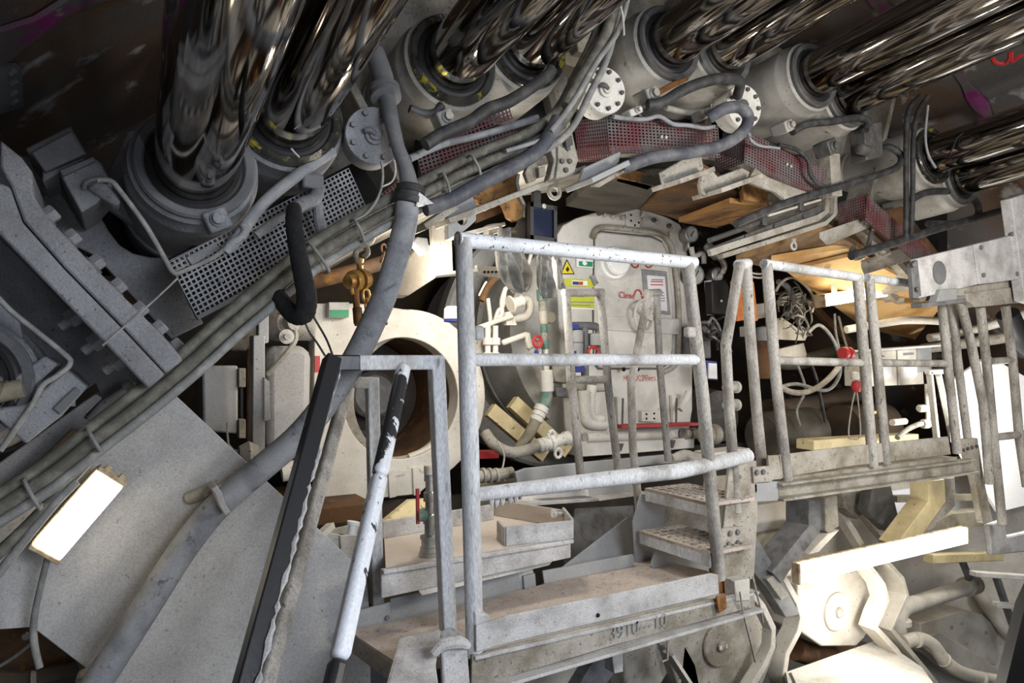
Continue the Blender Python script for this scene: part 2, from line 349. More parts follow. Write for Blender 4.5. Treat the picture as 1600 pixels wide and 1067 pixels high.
# ================================================================ thrust cylinders
CYL = [(-67, 600, 'hose end side'), (305, 258, ''), (450, 182, ''), (706, 97, ''), (822, 75, ''), (1042, 70, ''), (1127, 80, ''), (1268, 120, ''), (1320, 152, ''), (1455, 245, ''), (1498, 278, '')]
CLAB = ['chrome thrust cylinder beside the grey bolted flange, cut by the left edge',
        'widest chrome thrust cylinder, its smeared grey collar above the crescent slot',
        'chrome thrust cylinder with yellow grease shining on its dark collar',
        'chrome thrust cylinder above the grey round cover, in a bare grey collar',
        'chrome thrust cylinder behind the grey collar, left of the crossing cables',
        'chrome thrust cylinder above the white bolted disc, in a pale fat barrel',
        'chrome thrust cylinder ending behind the elbow of the short grey hose',
        'chrome thrust cylinder with rust streak under its pale collar',
        'chrome thrust cylinder ending over the black bent hose on the right',
        'chrome thrust cylinder at the right, its collar half seen beside two vertical hoses',
        'lowest chrome thrust cylinder on the right, tucked under its twin']
for i, (px, py, _) in enumerate(CYL):
    c = PY(px, py, 2.0); t = T('thrust_cylinder', CLAB[i], 'cylinder', c, 'chrome thrust cylinders along the shield')
    b = B(); b.lathe(c, -AX, [(.1, -.05), (.1, 3.1), (.095, 3.12)], 48); b.build('rod', 'chrome', t, smooth=50)
    left = i < 3
    pm = 'grey_paint' if left else 'barrel_beige'
    b = B(); b.lathe(c, AX, [(.148, -.004), (.160, .006), (.160, .045), (.168, .058), (.170, .07), (.170, .40), (.178, .404), (.178, .56)], 48); b.build('barrel', pm, t)
    b = B(); b.lathe(c, -AX, [(.150, -.03), (.150, .018), (.144, .026), (.126, .020), (.120, .010), (.120, -.03)], 48); b.build('collar', 'wet_metal' if i in (2, 3, 4, 9) else ('grey_dark' if left else 'bolt_dark'), t)
    b = B(); b.lathe(c, -AX, [(.121, -.02), (.121, .012), (.112, .018), (.101, .014), (.101, -.02)], 40); b.build('wiper_seal', 'black', t)
    b = B(); b.lathe(c-AX*3.12, -AX, [(.12, 0), (.16, .02), (.16, .1), (.14, .12)], 24); b.build('thrust_shoe', 'bolt_dark', t)
# ================================================================ left: bolted flange, plates, clamp block
t = T('bolted_flange', 'thick grey double flange bolted together, running down at the left edge', 'flange', PY(140, 440, 1.9))
f1 = LY(1.85, -70, 300, 0, 285, 15, 292, 35, 347, 100, 420, 185, 507, 258, 585, 232, 608, 160, 532, 0, 367, -70, 300)[:-1]
f2 = LY(1.86, 17, 291, 0, 262, 0, 218, 34, 246, 50, 268, 54, 307, 72, 337, 160, 430, 260, 530, 287, 562, 259, 584, 187, 506, 102, 419, 37, 346)
B().plate(f1, .40).build('flange_plate', 'grey_paint', t, bev=.006)
B().plate(f2, .40).build('flange_plate', 'grey_paint', t, bev=.006)
d = (PY(260, 530, 1.95)-PY(72, 337, 1.95)).normalized(); nrm = d.cross(EY).normalized()
if nrm.x < 0: nrm = -nrm
for px, py in ((78, 336), (112, 372), (150, 411), (184, 448), (218, 484), (248, 513), (276, 541)):
    p = PY(px, py, 1.99)-nrm*.012
    b = B(); b.lathe(p, nrm, [(.027, 0), (.027, .006), (.026, .007)], 16); b.build('washer', 'grey_dark', t)
    bolt(t, p+nrm*.006, nrm, .021, .022, 'grey_paint')
for px, py in ((112, 498), (148, 536), (180, 567), (212, 594)):
    p = PY(px, py, 2.0)+nrm*.02
    bolt(t, p, -nrm, .024, .03, 'grey_paint', 'nut'); b = B(); b.lathe(p-nrm*.028, -nrm, [(.013, 0), (.013, .022), (.011, .025)], 10); b.build('bolt_end', 'grey_paint', t)
    b = B(); b.lathe(p+nrm*.004, -nrm, [(.030, 0), (.030, .005)], 16); b.build('washer', 'grey_dark', t)
t = T('mounting_plate', 'grey steel plate below the flange with the clamp block on it', 'plate', PY(90, 560, 2.3))
B().plate(LY(2.25, -160, 280, 0, 350, 170, 525, 240, 612, 165, 664, 135, 655, 158, 618, 150, 598, 0, 702, -160, 760), .05).build('plate', 'grey_paint', t)
B().plate(LY(2.2, 158, 626, 196, 600, 246, 612, 200, 650, 163, 674, 131, 656), .04).build('gusset', 'grey_paint', t, bev=.01)
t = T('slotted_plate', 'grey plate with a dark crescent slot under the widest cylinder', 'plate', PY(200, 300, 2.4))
B().plate(LY(2.42, -60, 290, 0, 240, 60, 246, 118, 250, 150, 318, 158, 340, 170, 361, 187, 383, 208, 396, 236, 402, 258, 402, 275, 425, 300, 470, 318, 505, 268, 530, 150, 400, -60, 300), .06).build('plate', 'grey_paint', t, bev=.004)
B().plate(LY(2.34, 152, 312, 176, 328, 206, 350, 238, 370, 268, 384, 300, 405, 350, 380, 392, 320, 392, 230, 300, 190, 200, 205, 172, 262), .06).build('base_plate', 'grey_paint', t, bev=.004)
B().plate(LY(2.62, 120, 280, 300, 280, 320, 430, 140, 430), .02).build('slot_shade', 'void', t)  # black sheet put in as the shade inside the crescent slot
t = T('wedge_block', 'upper grey stop block on the shield wall, left of the widest cylinder', 'block', PY(85, 240, 2.1))
B().plate(LY(2.12, 38, 232, 110, 196, 136, 240, 132, 250, 66, 284, 66, 262), .22).build('block', 'grey_dark', t, bev=.006)
B().plate(LY(2.09, 48, 238, 112, 204, 134, 240, 70, 268), .03).build('face_plate', 'grey_dark', t, bev=.004)
t = T('stop_block', 'lower grey stop block with a curved slot beside the crescent opening', 'block', PY(130, 290, 2.1))
B().plate(LY(2.10, 92, 268, 147, 246, 158, 254, 176, 290, 150, 318, 127, 332), .3).build('block', 'grey_paint', t, bev=.005)
B().plate(LY(2.085, 92, 266, 146, 244, 150, 251, 98, 275), .02).build('cap_strip', 'grey_dark', t, bev=.003)
b = B(); b.tube(LY(2.08, 131, 296, 134, 286, 146, 280, 162, 279, 172, 284), .006, 8, 4); b.build('weld_bead', 'grey_dark', t)
B().plate(LY(2.08, 134, 292, 150, 283, 168, 286, 190, 316, 180, 322, 158, 308), .1).build('curved_lip', 'grey_paint', t, bev=.008)
t = T('clamp_block', 'grey two-piece clamp block with a dark gap under it, far left', 'block', PY(80, 610, 2.0))
B().plate(LY(1.98, 70, 555, 92, 569, 28, 628, -30, 680, -60, 650), .25).build('upper_jaw', 'grey_paint', t, bev=.006)
B().plate(LY(1.95, 105, 577, 137, 605, 97, 649, 40, 694, -20, 640, 40, 632), .28).build('lower_jaw', 'grey_paint', t, bev=.006)
B().plate(LY(1.94, 98, 622, 118, 604, 126, 612, 94, 648, 82, 638), .012).build('notch_plate', 'grey_dark', t, bev=.003)
bolt(t, PY(118, 629, 2.0), -EX, .010, .02, 'steel')
B().plate(LY(2.0, -40, 600, 38, 598, 42, 606, 40, 624, -40, 640), .1).build('pad', 'grey_paint', t, bev=.008)
t = T('yoke_plate', 'grey forked plate round the cut-off cylinder at the left edge', 'plate', PY(30, 540, 2.05))
B().plate(LY(2.04, -60, 440, 0, 462, 28, 492, 36, 530, 40, 552, 57, 560, 32, 588, -60, 640), .05).build('plate', 'grey_paint', t, bev=.005)
hose('hose_stub', 'olive', 'ridged olive hose end lying on the clamp block at the left edge', 'hose', LY(1.92, -40, 622, 0, 614, 36, 606), .022, 14)
t = T('lower_rail', 'narrow grey bar below the dark gap, above the brown plate', 'bar', PY(80, 710, 2.2))
B().plate(LY(2.2, 150, 614, 160, 622, 130, 652, 154, 668, 140, 690, 112, 671, 0, 782, -60, 830, -60, 770, 0, 722), .12).build('bar', 'grey_paint', t, bev=.004)
B().plate(LY(2.19, 146, 674, 156, 668, 152, 684, 140, 690), .03).build('end_tab', 'cream', t)
B().plate(LY(2.16, 112, 672, 124, 672, 138, 690, 128, 702, 40, 768, -20, 812, -20, 800), .02).build('rusty_plate', 'rust_plate', None, 'small brown rusty plate edge showing above the cable bundle, far left', 'plate')
hose('grease_line', 'cable_grey', 'thin grey grease pipe bent round the clamp block, far left', 'pipe', LY(1.93, -20, 445, 15, 484, 60, 520, 104, 556, 110, 566, 104, 576, 85, 590, 66, 603, 48, 636, 0, 704), .0065, 8, 4)
hose('grease_line', 'cable_grey', 'thin grey pipe bent past the crescent slot to the square mesh cover', 'pipe', LY(1.96, 152, 281, 172, 282, 186, 296, 230, 356, 264, 416, 270, 424, 280, 426, 330, 404, 352, 388), .0065, 8, 4)
hose('tie_wire', 'cable_grey', 'thin taut wire from the mesh cover down across the grey flange', 'wire', L3(278, 434, 1.9, 240, 470, 1.85, 160, 540, 1.82), .0022, 6, 2)
# ================================================================ perforated covers
def cover(label, faces, mt, y, loc):
    t = T('mesh_cover', label, 'cover', PY(*loc, y), 'perforated covers along the ring')
    for (ax, ay, ya), (bx, by, yb), (dx, dy, yd), nx, ny, fill in faces:
        b = B(); b.perf(PY(ax, ay, ya), PY(bx, by, yb), PY(dx, dy, yd), nx, ny, .003, fill); b.build('perforated_sheet', mt, t, smooth=0)
    return t
t = cover('large grey square-mesh cover under the widest cylinder', [((264, 410, 2.06), (545, 262, 2.06), (308, 496, 2.06), 42, 12, .66), ((262, 408, 2.08), (330, 374, 2.08), (274, 430, 2.08), 10, 3, .66)], 'grey_mesh', 2.06, (420, 380))
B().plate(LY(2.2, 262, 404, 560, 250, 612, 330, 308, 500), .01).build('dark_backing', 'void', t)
B().bar(PY(308, 497, 2.06), PY(572, 356, 2.06), .012, .02).build('edge_angle', 'grey_paint', t)
for px, py in ((345, 438), (470, 372)): bolt(t, PY(px, py, 2.055), -EY, .008, .006, 'grey_paint')
B().plate(LY(2.05, 292, 402, 336, 378, 345, 388, 300, 414), .01).build('strap_plate', 'grey_paint', t)
t = cover('pinkish square-mesh cover behind the olive cable bundle, by the clamp', [((652, 246, 2.04), (806, 194, 2.04), (664, 292, 2.04), 26, 8, .64), ((676, 214, 2.06), (796, 168, 2.06), (682, 232, 2.06), 20, 3, .62), ((768, 262, 2.05), (852, 226, 2.05), (774, 272, 2.05), 13, 2, .62)], 'red_mesh', 2.08, (740, 240))
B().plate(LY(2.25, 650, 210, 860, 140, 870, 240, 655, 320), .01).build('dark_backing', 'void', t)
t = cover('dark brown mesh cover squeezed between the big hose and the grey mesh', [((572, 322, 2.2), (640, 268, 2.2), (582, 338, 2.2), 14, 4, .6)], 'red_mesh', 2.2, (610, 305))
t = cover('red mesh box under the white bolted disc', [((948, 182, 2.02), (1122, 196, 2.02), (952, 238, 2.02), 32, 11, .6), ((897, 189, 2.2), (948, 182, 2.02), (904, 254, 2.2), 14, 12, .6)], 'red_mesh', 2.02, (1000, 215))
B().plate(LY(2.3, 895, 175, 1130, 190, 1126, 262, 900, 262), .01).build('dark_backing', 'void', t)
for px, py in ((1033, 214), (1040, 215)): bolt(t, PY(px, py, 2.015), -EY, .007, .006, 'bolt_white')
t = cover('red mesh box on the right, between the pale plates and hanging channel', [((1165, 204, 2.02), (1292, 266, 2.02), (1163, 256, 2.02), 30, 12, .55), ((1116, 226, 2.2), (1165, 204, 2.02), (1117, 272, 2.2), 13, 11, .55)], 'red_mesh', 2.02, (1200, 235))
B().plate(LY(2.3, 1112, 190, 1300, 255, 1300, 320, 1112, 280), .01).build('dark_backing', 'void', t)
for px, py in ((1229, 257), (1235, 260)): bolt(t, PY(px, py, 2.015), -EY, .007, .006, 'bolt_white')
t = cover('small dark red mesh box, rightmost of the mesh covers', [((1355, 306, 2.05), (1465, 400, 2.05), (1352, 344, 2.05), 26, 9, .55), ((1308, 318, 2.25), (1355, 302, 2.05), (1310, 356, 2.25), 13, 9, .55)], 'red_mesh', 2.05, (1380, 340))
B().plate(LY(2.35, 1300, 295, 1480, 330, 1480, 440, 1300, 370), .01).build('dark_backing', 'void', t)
# ================================================================ round covers on the ring
def disc_cover(px, py, y, r, mt, bm, label, nb=8, arms=()):
    c = PY(px, py, y); ax = (-AX+EZ*-.12+EX*-.1).normalized(); t = T('round_cover', label, 'cover', c)
    b = B(); b.lathe(c, ax, [(r*1.02, -.09), (r*1.02, -.03), (r*1.05, -.028), (r*1.05, -.004), (r*1.02, 0), (.001, 0)], 40); b.build('disc', mt, t)
    u, w = perp(ax)
    for k in range(nb):
        a = R(360/nb*k+20); bolt(t, c+(u*math.cos(a)+w*math.sin(a))*r*.82, ax, r*.105, .012, bm)
    b = B(); b.lathe(c, ax, [(r*.34, -.002), (r*.34, .010), (r*.22, .012), (r*.2, .02), (.001, .02)], 20); b.build('hub', mt, t)
    b = B(); b.tube([c+ax*.016, c+ax*.022+u*r*.2+w*r*.1, c+ax*.016+u*r*.36+w*r*.1], r*.11, 10, 4); b.build('port_fitting', bm, t)
    return t
disc_cover(585, 212, 1.95, .082, 'grey_paint', 'grey_dark', 'large grey round cover below the third cylinder, beside the vertical hose', 8)
disc_cover(946, 141, 1.98, .082, 'white_paint', 'bolt_dark', 'white round cover with dark bolts under the pale barrel', 9)
disc_cover(1163, 166, 1.98, .088, 'white_paint', 'bolt_dark', 'white round cover half behind the looping grey hose', 9)
# ================================================================ hoses and cables along the ring
cabA = (-30, 800, 70, 735, 150, 672, 215, 622, 290, 560, 350, 505, 420, 445, 480, 395, 560, 345, 640, 303, 740, 250, 830, 213, 875, 178, 905, 122, 935, 58, 952, -20)
for k, (du, dv, r, mt, lab, y) in enumerate([
        (-4, -6, .017, 'cable_olive', 'olive cable topmost in the long bundle along the ring', 1.92),
        (6, 10, .017, 'cable_olive', 'olive cable in the middle of the long bundle along the ring', 1.90),
        (17, 24, .012, 'cable_grey', 'pale grey cable lowest in the long bundle along the ring', 1.89)]):
    pts = LY(y, *[cabA[i]+(du if i % 2 == 0 else dv) for i in range(len(cabA))])
    hose('ring_cable', mt, lab, 'cable', pts, r, 10, 5, group='cable bundle along the ring')
for k, (px, py, qx, qy) in enumerate(((138, 672, 156, 702), (40, 752, 62, 792), (484, 384, 512, 424), (552, 346, 566, 376), (734, 246, 748, 276), (690, 274, 700, 306))):
    p, q = PY(px, py, 1.89), PY(qx, qy, 1.87); dd = (q-p)
    b = B(); b.tube([p+EY*.03, p-EY*.012-dd*.05, (p+q)/2-EY*.022, q-EY*.012, q+EY*.03], .0045, 8, 3)
    b.build('cable_tie', 'cable_grey', None, ['cable tie round the bundle above the left lamp', 'cable tie round the bundle at the far left', 'cable tie on the bundle right of the black foam hose', 'cable tie on the bundle just left of the hose clamp', 'cable tie on the bundle above the rusty bracket', 'cable tie on the bundle right of the hose clamp'][k], 'cable tie')
hose('lamp_cable', 'cable_grey', 'thin cable running beside the bundle to the left lamp', 'cable', LY(1.93, 120, 752, 90, 782, 50, 830, 10, 880, -30, 930), .010, 8, 4)
hose('bundle_cable', 'cable_olive', 'olive cable leaving the bundle below the clamp block, far left', 'cable', LY(1.94, 140, 716, 100, 760, 50, 815, 0, 862, -30, 885), .014, 8, 4)
big = T('suction_hose', 'thick grey suction hose from the clamp down across the light plate', 'hose', PY(500, 640, 2.0))
b = B(); b.tube(L3(636, 316, 1.86, 634, 345, 1.86, 622, 395, 1.87, 606, 448, 1.88, 582, 505, 1.9, 552, 565, 1.94, 515, 622, 1.97, 470, 678, 2.0, 420, 722, 2.02, 372, 762, 2.03, 330, 802, 2.03, 285, 860, 2.02, 240, 930, 2.0, 195, 1000, 1.98, 140, 1085, 1.96), [.0335, .0345, .035, .036, .037, .0375, .037, .0365, .036, .0355, .035], 20, 6); b.build('hose_body', 'hose_grey', big, smooth=70)
b = B(); b.lathe(PY(640, 308, 1.86), (PY(634, 345, 1.86)-PY(640, 300, 1.86)), [(.034, -.035), (.042, -.03), (.043, -.012), (.040, -.01), (.040, .0), (.043, .002), (.043, .02), (.036, .024)], 24); b.build('clamp_band', 'hose_dark', big)
B().plate(LY(1.82, 655, 300, 678, 318, 650, 322), .03).build('clamp_lug', 'steel', big)
for s, (px, py) in enumerate(((624, 388), (586, 497))):
    a, c = PY(px, py, 1.872 if s == 0 else 1.9), PY(px-8, py+22, 1.873 if s == 0 else 1.9)
    b = B(); b.lathe(a, c-a, [(.0345+.002*s, 0), (.0375+.002*s, .001), (.0375+.002*s, .006), (.0345+.002*s, .007)], 24); b.build('hose_seam', 'cable_grey', big)
hose('suction_pipe', 'grey_dark', 'grey riser pipe from the round cover down into the hose clamp', 'pipe', L3(585, 80, 2.0, 598, 120, 1.98, 604, 152, 1.95, 612, 190, 1.9, 622, 230, 1.88, 634, 262, 1.87, 641, 300, 1.86), [.030, .032, .026, .022, .020, .022, .030], 16, 6)
b = B(); b.lathe(PY(602, 146, 1.95), PY(604, 152, 1.95)-PY(598, 120, 1.98), [(.03, -.02), (.046, -.018), (.046, -.004), (.04, -.003), (.04, .003), (.046, .004), (.046, .018), (.03, .02)], 24); b.build('pipe_coupling', 'grey_dark', None, 'flanged grey coupling on the riser pipe above the round cover', 'coupling')
hose('foam_hose', 'black_foam', 'black foam-wrapped hose hanging in a loop over the mesh cover', 'hose', L3(460, 326, 1.90, 459, 345, 1.82, 464, 385, 1.8, 472, 425, 1.8, 479, 462, 1.8, 476, 488, 1.81, 462, 492, 1.84, 448, 480, 1.87, 438, 466, 1.89, 433, 450, 1.93), [.019, .021, .022, .024, .026, .026, .024, .021, .019], 14, 6, ridge=.05)
hose('tie_wire', 'black', 'black knotted tie wire from the foam hose to the ladder corner', 'wire', L3(476, 502, 1.82, 484, 520, 1.82, 495, 535, 1.81, 508, 556, 1.80), .003, 6, 3)
hose('tie_wire', 'black', 'second black tie wire, right of the knotted one above the ladder', 'wire', L3(488, 492, 1.82, 500, 512, 1.82, 511, 532, 1.81, 520, 556, 1.80, 524, 572, 1.79), .003, 6, 3)
t = T('elbow_fitting', 'grey pipe elbow on the mesh cover feeding the black foam hose', 'fitting', PY(480, 310, 2.0))
b = B(); b.tube(L3(455, 330, 1.93, 474, 318, 1.95, 490, 312, 1.97, 496, 296, 2.0, 486, 280, 2.03), .02, 14, 5); b.build('elbow', 'grey_paint', t)
b = B(); b.tube(L3(496, 312, 1.98, 498, 340, 1.98, 504, 372, 2.0), [.012, .016, .016], 10, 3); b.build('drain_pipe', 'grey_paint', t)
B().box(PY(486, 286, 2.0), EX*.03, EY*.03, EZ*.022).build('valve_body', 'grey_dark', t, bev=.006)
def hz(lab, mt, r, *c, y=None, n=10): return hose('hydraulic_hose', mt, lab, 'hose', LY(y, *c) if y else L3(*c), r, n, 6)
hz('pale grey dusty hose over the left mesh cover, under the second cylinder', 'hose_grey', .017, 350, 392, 372, 372, 392, 342, 420, 310, 470, 270, 520, 236, y=1.98)
hz('bluish grey hose beside the third cylinder, running toward the cables', 'hose_dark', .021, 664, 226, 690, 210, 735, 190, 760, 172, 800, 156, 850, 122, 862, 108, y=1.9)
hz('short grey hose over the pink mesh, left of the crossing cables', 'hose_grey', .012, 640, 248, 690, 226, 740, 214, 790, 200, 840, 184, y=1.99)
hz('wide dark blue hose below the cable bundle, above the rusty bracket', 'hose_blue', .024, 664, 326, 706, 312, 745, 290, 800, 262, 840, 236, 862, 206, 872, 186, y=1.86)
hz('thick grey hose looping from the second white disc under the red mesh', 'hose_blue', .0235, 1108, 184, 1.9, 1132, 170, 1.86, 1156, 168, 1.85, 1169, 184, 1.85, 1160, 206, 1.85, 1130, 226, 1.86, 1080, 238, 1.88, 1020, 246, 1.9, 975, 262, 1.95, n=14)
hz('short grey hose in front of two chrome cylinders, bent at its right end', 'hose_dark', .021, 1012, 164, 1.92, 1035, 160, 1.9, 1065, 142, 1.88, 1100, 128, 1.86, 1135, 122, 1.86, 1156, 128, 1.88, 1152, 150, 1.95)
hz('thin grey hose sagging over the red mesh below the white disc', 'hose_grey', .0085, 958, 182, 985, 186, 1010, 186, 1030, 182, 1052, 194, 1075, 196, 1100, 200, 1116, 198, y=1.97)
hz('black bent hose under the rightmost pair of barrels, top right', 'hose_dark', .017, 1238, 206, 1262, 194, 1300, 190, 1340, 184, 1356, 190, 1352, 204, y=1.95)
hz('long black hose from under the red mesh to a round bend on the right', 'hose_dark', .017, 1150, 350, 1.98, 1220, 320, 1.98, 1290, 298, 1.96, 1350, 280, 1.95, 1400, 262, 1.95, 1408, 244, 1.97, 1390, 230, 2.0, 1372, 234, 2.05)
hz('thin dark hose dropping from the red mesh box to the long black hose', 'hose_dark', .009, 1216, 226, 1245, 234, 1262, 250, 1266, 272, 1280, 288, 1302, 294, y=1.97)
hz('left of two black hoses hanging straight down on the right', 'hose_dark', .013, 1438, 150, 1420, 172, 1416, 220, 1416, 300, 1416, 372, y=1.94)
hz('right of two black hoses hanging straight down on the right', 'hose_dark', .012, 1450, 150, 1434, 176, 1427, 220, 1426, 300, 1424, 366, y=1.92)
hz('black hose lying along the ceiling behind the grey bolted block', 'hose_dark', .020, 1330, 400, 1.96, 1390, 382, 1.95, 1450, 362, 1.95, 1510, 345, 1.96, 1590, 322, 2.0)
hz('black hose bent in a hook above the grey bolted block', 'hose_dark', .018, 1424, 312, 1450, 300, 1490, 300, 1522, 312, 1528, 336, 1500, 348, 1450, 350, y=2.0)
hz('thin pale pipe down the side of the rightmost barrel', 'hose_grey', .006, 1450, 165, 1446, 210, 1450, 240, 1462, 262, y=1.9)
hz('grey cable crossing upward past the ring, right of the bundle', 'cable_grey', .010, 860, 206, 895, 160, 930, 100, 965, 50, 980, 0, 985, -20, y=1.84)
hz('white thin strap dangling from the cables at the top', 'bolt_white', .004, 962, -10, 972, 20, 975, 55, y=1.82)

def fitting(px, py, y, w, h, d, mt, lab, n=1):
    t = T('pipe_fitting', lab, 'fitting', PY(px, py, y)); c = PY(px, py, y)
    B().box(c, EX*w*.5+EZ*w*.25, EY*d*.5, EZ*h*.5-EX*h*.25).build('body', mt, t, bev=.006)
    b = B(); b.lathe(c-EY*d*.4, -EY, [(h*.42, 0), (h*.42, .012), (h*.3, .016), (h*.3, .028), (.001, .03)], 12); b.build('plug', mt, t)
    return t
fitting(338, 346, 1.98, .055, .05, .06, 'grey_paint', 'small grey block at the foot of the widest cylinder barrel')
fitting(692, 188, 1.97, .05, .045, .06, 'barrel_beige', 'dusty fitting under the third cylinder barrel, left')
fitting(1010, 152, 1.97, .055, .05, .08, 'barrel_beige', 'pale plug fitting on the fat barrel at the end of the short grey hose')
fitting(1222, 200, 1.97, .05, .045, .08, 'barrel_beige', 'dusty fitting on the barrel above the second red mesh box')
fitting(1096, 180, 1.97, .05, .035, .06, 'barrel_beige', 'pale fitting between the grey loop hose and the red mesh')
fitting(1290, 232, 1.97, .06, .06, .08, 'bolt_dark', 'dark fitting at the top of the second red mesh box')
fitting(988, 176, 1.97, .06, .025, .05, 'white_paint', 'pale fitting hanging from the white round cover')
t = T('valve_block', 'dark valve block in the shade between the two right barrel pairs', 'valve block', PY(1360, 225, 2.0))
B().plate(LY(1.98, 1350, 194, 1378, 190, 1380, 244, 1354, 250), .08).build('block', 'bolt_dark', t, bev=.004)
b = B(); b.lathe(PY(1356, 236, 1.97), -EX, [(.022, 0), (.026, .004), (.026, .07), (.018, .075)], 14); b.build('port', 'bolt_dark', t)
B().plate(LY(2.0, 1296, 240, 1312, 240, 1316, 306, 1300, 306), .05).build('leg', 'beige', t)
t = T('beige_bracket', 'angular beige bracket behind the crossing cables at the top', 'bracket', PY(915, 70, 2.1))
B().plate(LY(2.15, 898, 46, 924, 44, 930, 66, 920, 84, 904, 80), .08).build('upper_block', 'beige', t, bev=.005)
B().plate(LY(2.2, 876, 76, 910, 84, 918, 110, 884, 100), .1).build('lower_block', 'olive', t, bev=.005)
hz('thin grey pipe over the red mesh box down to the thin dark hose', 'hose_grey', .006, 1170, 208, 1174, 220, 1188, 228, 1205, 230, 1218, 232, y=1.96)
hz('hooked pipe end on the first grey hose above the left mesh', 'hose_grey', .011, 352, 394, 362, 380, 376, 372, 384, 360, 380, 350, y=1.96)
hz('thin wire from the yellow-greased cylinder to the grey hose', 'bolt_white', .0025, 455, 232, 462, 240, 468, 246, y=1.9)
hz('thin wire bowed from the round cover over the mesh', 'bolt_white', .0028, 596, 292, 612, 284, 618, 268, 616, 250, y=1.84)
hz('thin grey wire curving down left of the riser pipe', 'cable_grey', .004, 596, 252, 598, 280, 590, 310, 572, 334, 552, 345, y=1.88)
hz('pale grey dusty flat hose hanging over the mesh, right of the elbow', 'hose_grey', .013, 400, 368, 430, 345, 455, 332, 478, 322, y=2.0)

hz('grey pipe run under the fat pale barrel toward the second white disc', 'barrel_beige', .012, 1040, 168, 1075, 176, 1110, 172, 1140, 160, y=2.0)
hz('brown rusty pipe along the fat barrel left of the second white disc', 'rust_orange', .012, 1018, 150, 1045, 136, 1072, 122, y=1.98)
hz('thin dark pipe stub below the third cylinder, in the shade', 'hose_dark', .014, 640, 170, 662, 178, 680, 176, 690, 164, y=1.98)
hz('thin pale conduit beside the olive cable bundle, above the floodlight', 'hose_grey', .007, 790, 236, 830, 224, 856, 214, 872, 204, y=1.86)
hz('dark hose curling under the blue hose by the rusty bracket', 'hose_dark', .013, 806, 232, 836, 214, 858, 196, 866, 176, y=1.93)
hz('olive hose rising steeply past the left of the white disc', 'cable_olive', .020, 884, 166, 905, 128, 928, 88, 950, 44, 962, -10, y=1.86)
for k, (a, c, lab) in enumerate(((700, 300, 'small pale nut block on the ring flange right of the clamp'), (846, 268, 'small pale nut block on the slab under the blue hose'), (888, 220, 'small dark bolt block on the bolt-holed slab'))):
    B().plate(LY(1.94, a-5, c-6, a+6, c-9, a+8, c+6, a-3, c+9), .03).build('nut_block', 'beige' if k < 2 else 'bolt_dark', None, lab, 'block', bev=.003)
# ================================================================ overhead boards and channels above the lock
UPZ = EZ
def board(name, mt, label, cat, pts, t=.03, bev=.003, group=None):
    return B().prism(pts, UPZ*t).build(name, mt, None, label, cat, group, bev=bev)
def PZs(z, *c): return [PZ(c[i], c[i+1], z) for i in range(0, len(c), 2)]
board('overhead_board', 'dark_board', 'dark weathered board overhead, left above the white lock door', 'board', PZs(.80, 884, 322, 915, 296, 965, 278, 1030, 292, 1000, 326, 958, 336), .04)
b = B(); b.prism(PZs(.80, 966, 276, 1020, 291, 1012, 297, 962, 283), EZ*.05); b.build('rusty_block', 'orange_rust', None, 'orange rusty edge of a block under the red mesh box', 'block', bev=.003)
board('overhead_board', 'rust_plate', 'dark rusty plate overhead, right above the white lock door', 'plate', PZs(.79, 1000, 328, 1034, 299, 1096, 268, 1150, 300, 1160, 318, 1066, 346, 1042, 338), .04)
board('overhead_board', 'orange_rust', 'bright orange rusty board overhead beside the pressure gauges', 'board', PZs(.74, 1060, 347, 1140, 317, 1206, 323, 1120, 357), .025)
b = B(); b.prism(PZs(.745, 1155, 318, 1162, 312, 1200, 318, 1196, 324), EZ*.10); b.build('wood_block', 'orange_rust', None, 'short orange block standing on the bright rusty board', 'block', bev=.003)
t = T('hanging_channel', 'pale steel channel bent down at its right end, under the red mesh', 'channel', PY(1290, 340, 2.1))
def strip(pts, depth, th, nm, mt, parent, bev=.003):
    """flat bar following pts in a plane of equal Y, th thick, depth along Y"""
    p = pts; o = []; n = len(p)
    for i in range(n):
        d = (p[min(i+1, n-1)]-p[max(i-1, 0)]).normalized(); o.append(p[i]+d.cross(EY).normalized()*th)
    return B().prism(list(p)+o[::-1], EY*depth).build(nm, mt, parent, bev=bev)
strip(LY(2.08, 1112, 400, 1200, 371, 1280, 345, 1296, 332, 1299, 252), .02, .030, 'front_flange', 'beige', t)
strip(LY(2.14, 1130, 404, 1200, 382, 1292, 352, 1308, 336, 1311, 248), .03, .022, 'rear_flange', 'beige', t)
B().plate(LY(2.1, 1108, 388, 1285, 320, 1290, 336, 1278, 343, 1112, 398), .02).build('web', 'bolt_dark', t)
for px, py in ((1165, 370), (1210, 354), (1255, 338)): bolt(t, PY(px, py, 2.1), -EY, .012, .01, 'bolt_dark')
t = T('pipe_rack', 'dark pipe with clips over the hanging channel', 'pipe', PY(1200, 340, 2.12))
b = B(); b.tube(LY(2.12, 1108, 376, 1180, 350, 1250, 322, 1284, 310), .012, 10, 2); b.build('pipe', 'bolt_dark', t)
b = B(); b.tube(LY(2.11, 1200, 337, 1282, 312), .006, 8, 2); b.build('wire_pipe', 'cream', t)
for px, py in ((1190, 346), (1248, 323)): B().box(PY(px, py, 2.11), EX*.014, EY*.02, EZ*.022).build('clip', 'bolt_dark', t, bev=.003)
def lpl(label, *c, y=1.98, t=.02, mt='beige', lip=None):
    r = T('bracket_plate', label, 'bracket', PY(c[0], c[1], y))
    B().plate(LY(y, *c), t).build('plate', mt, r, bev=.004)
    if lip: b = B(); b.bar(PY(*lip[:2], y), PY(*lip[2:], y), .02, .16, EY); b.build('lip', mt, r, bev=.003)
    return r
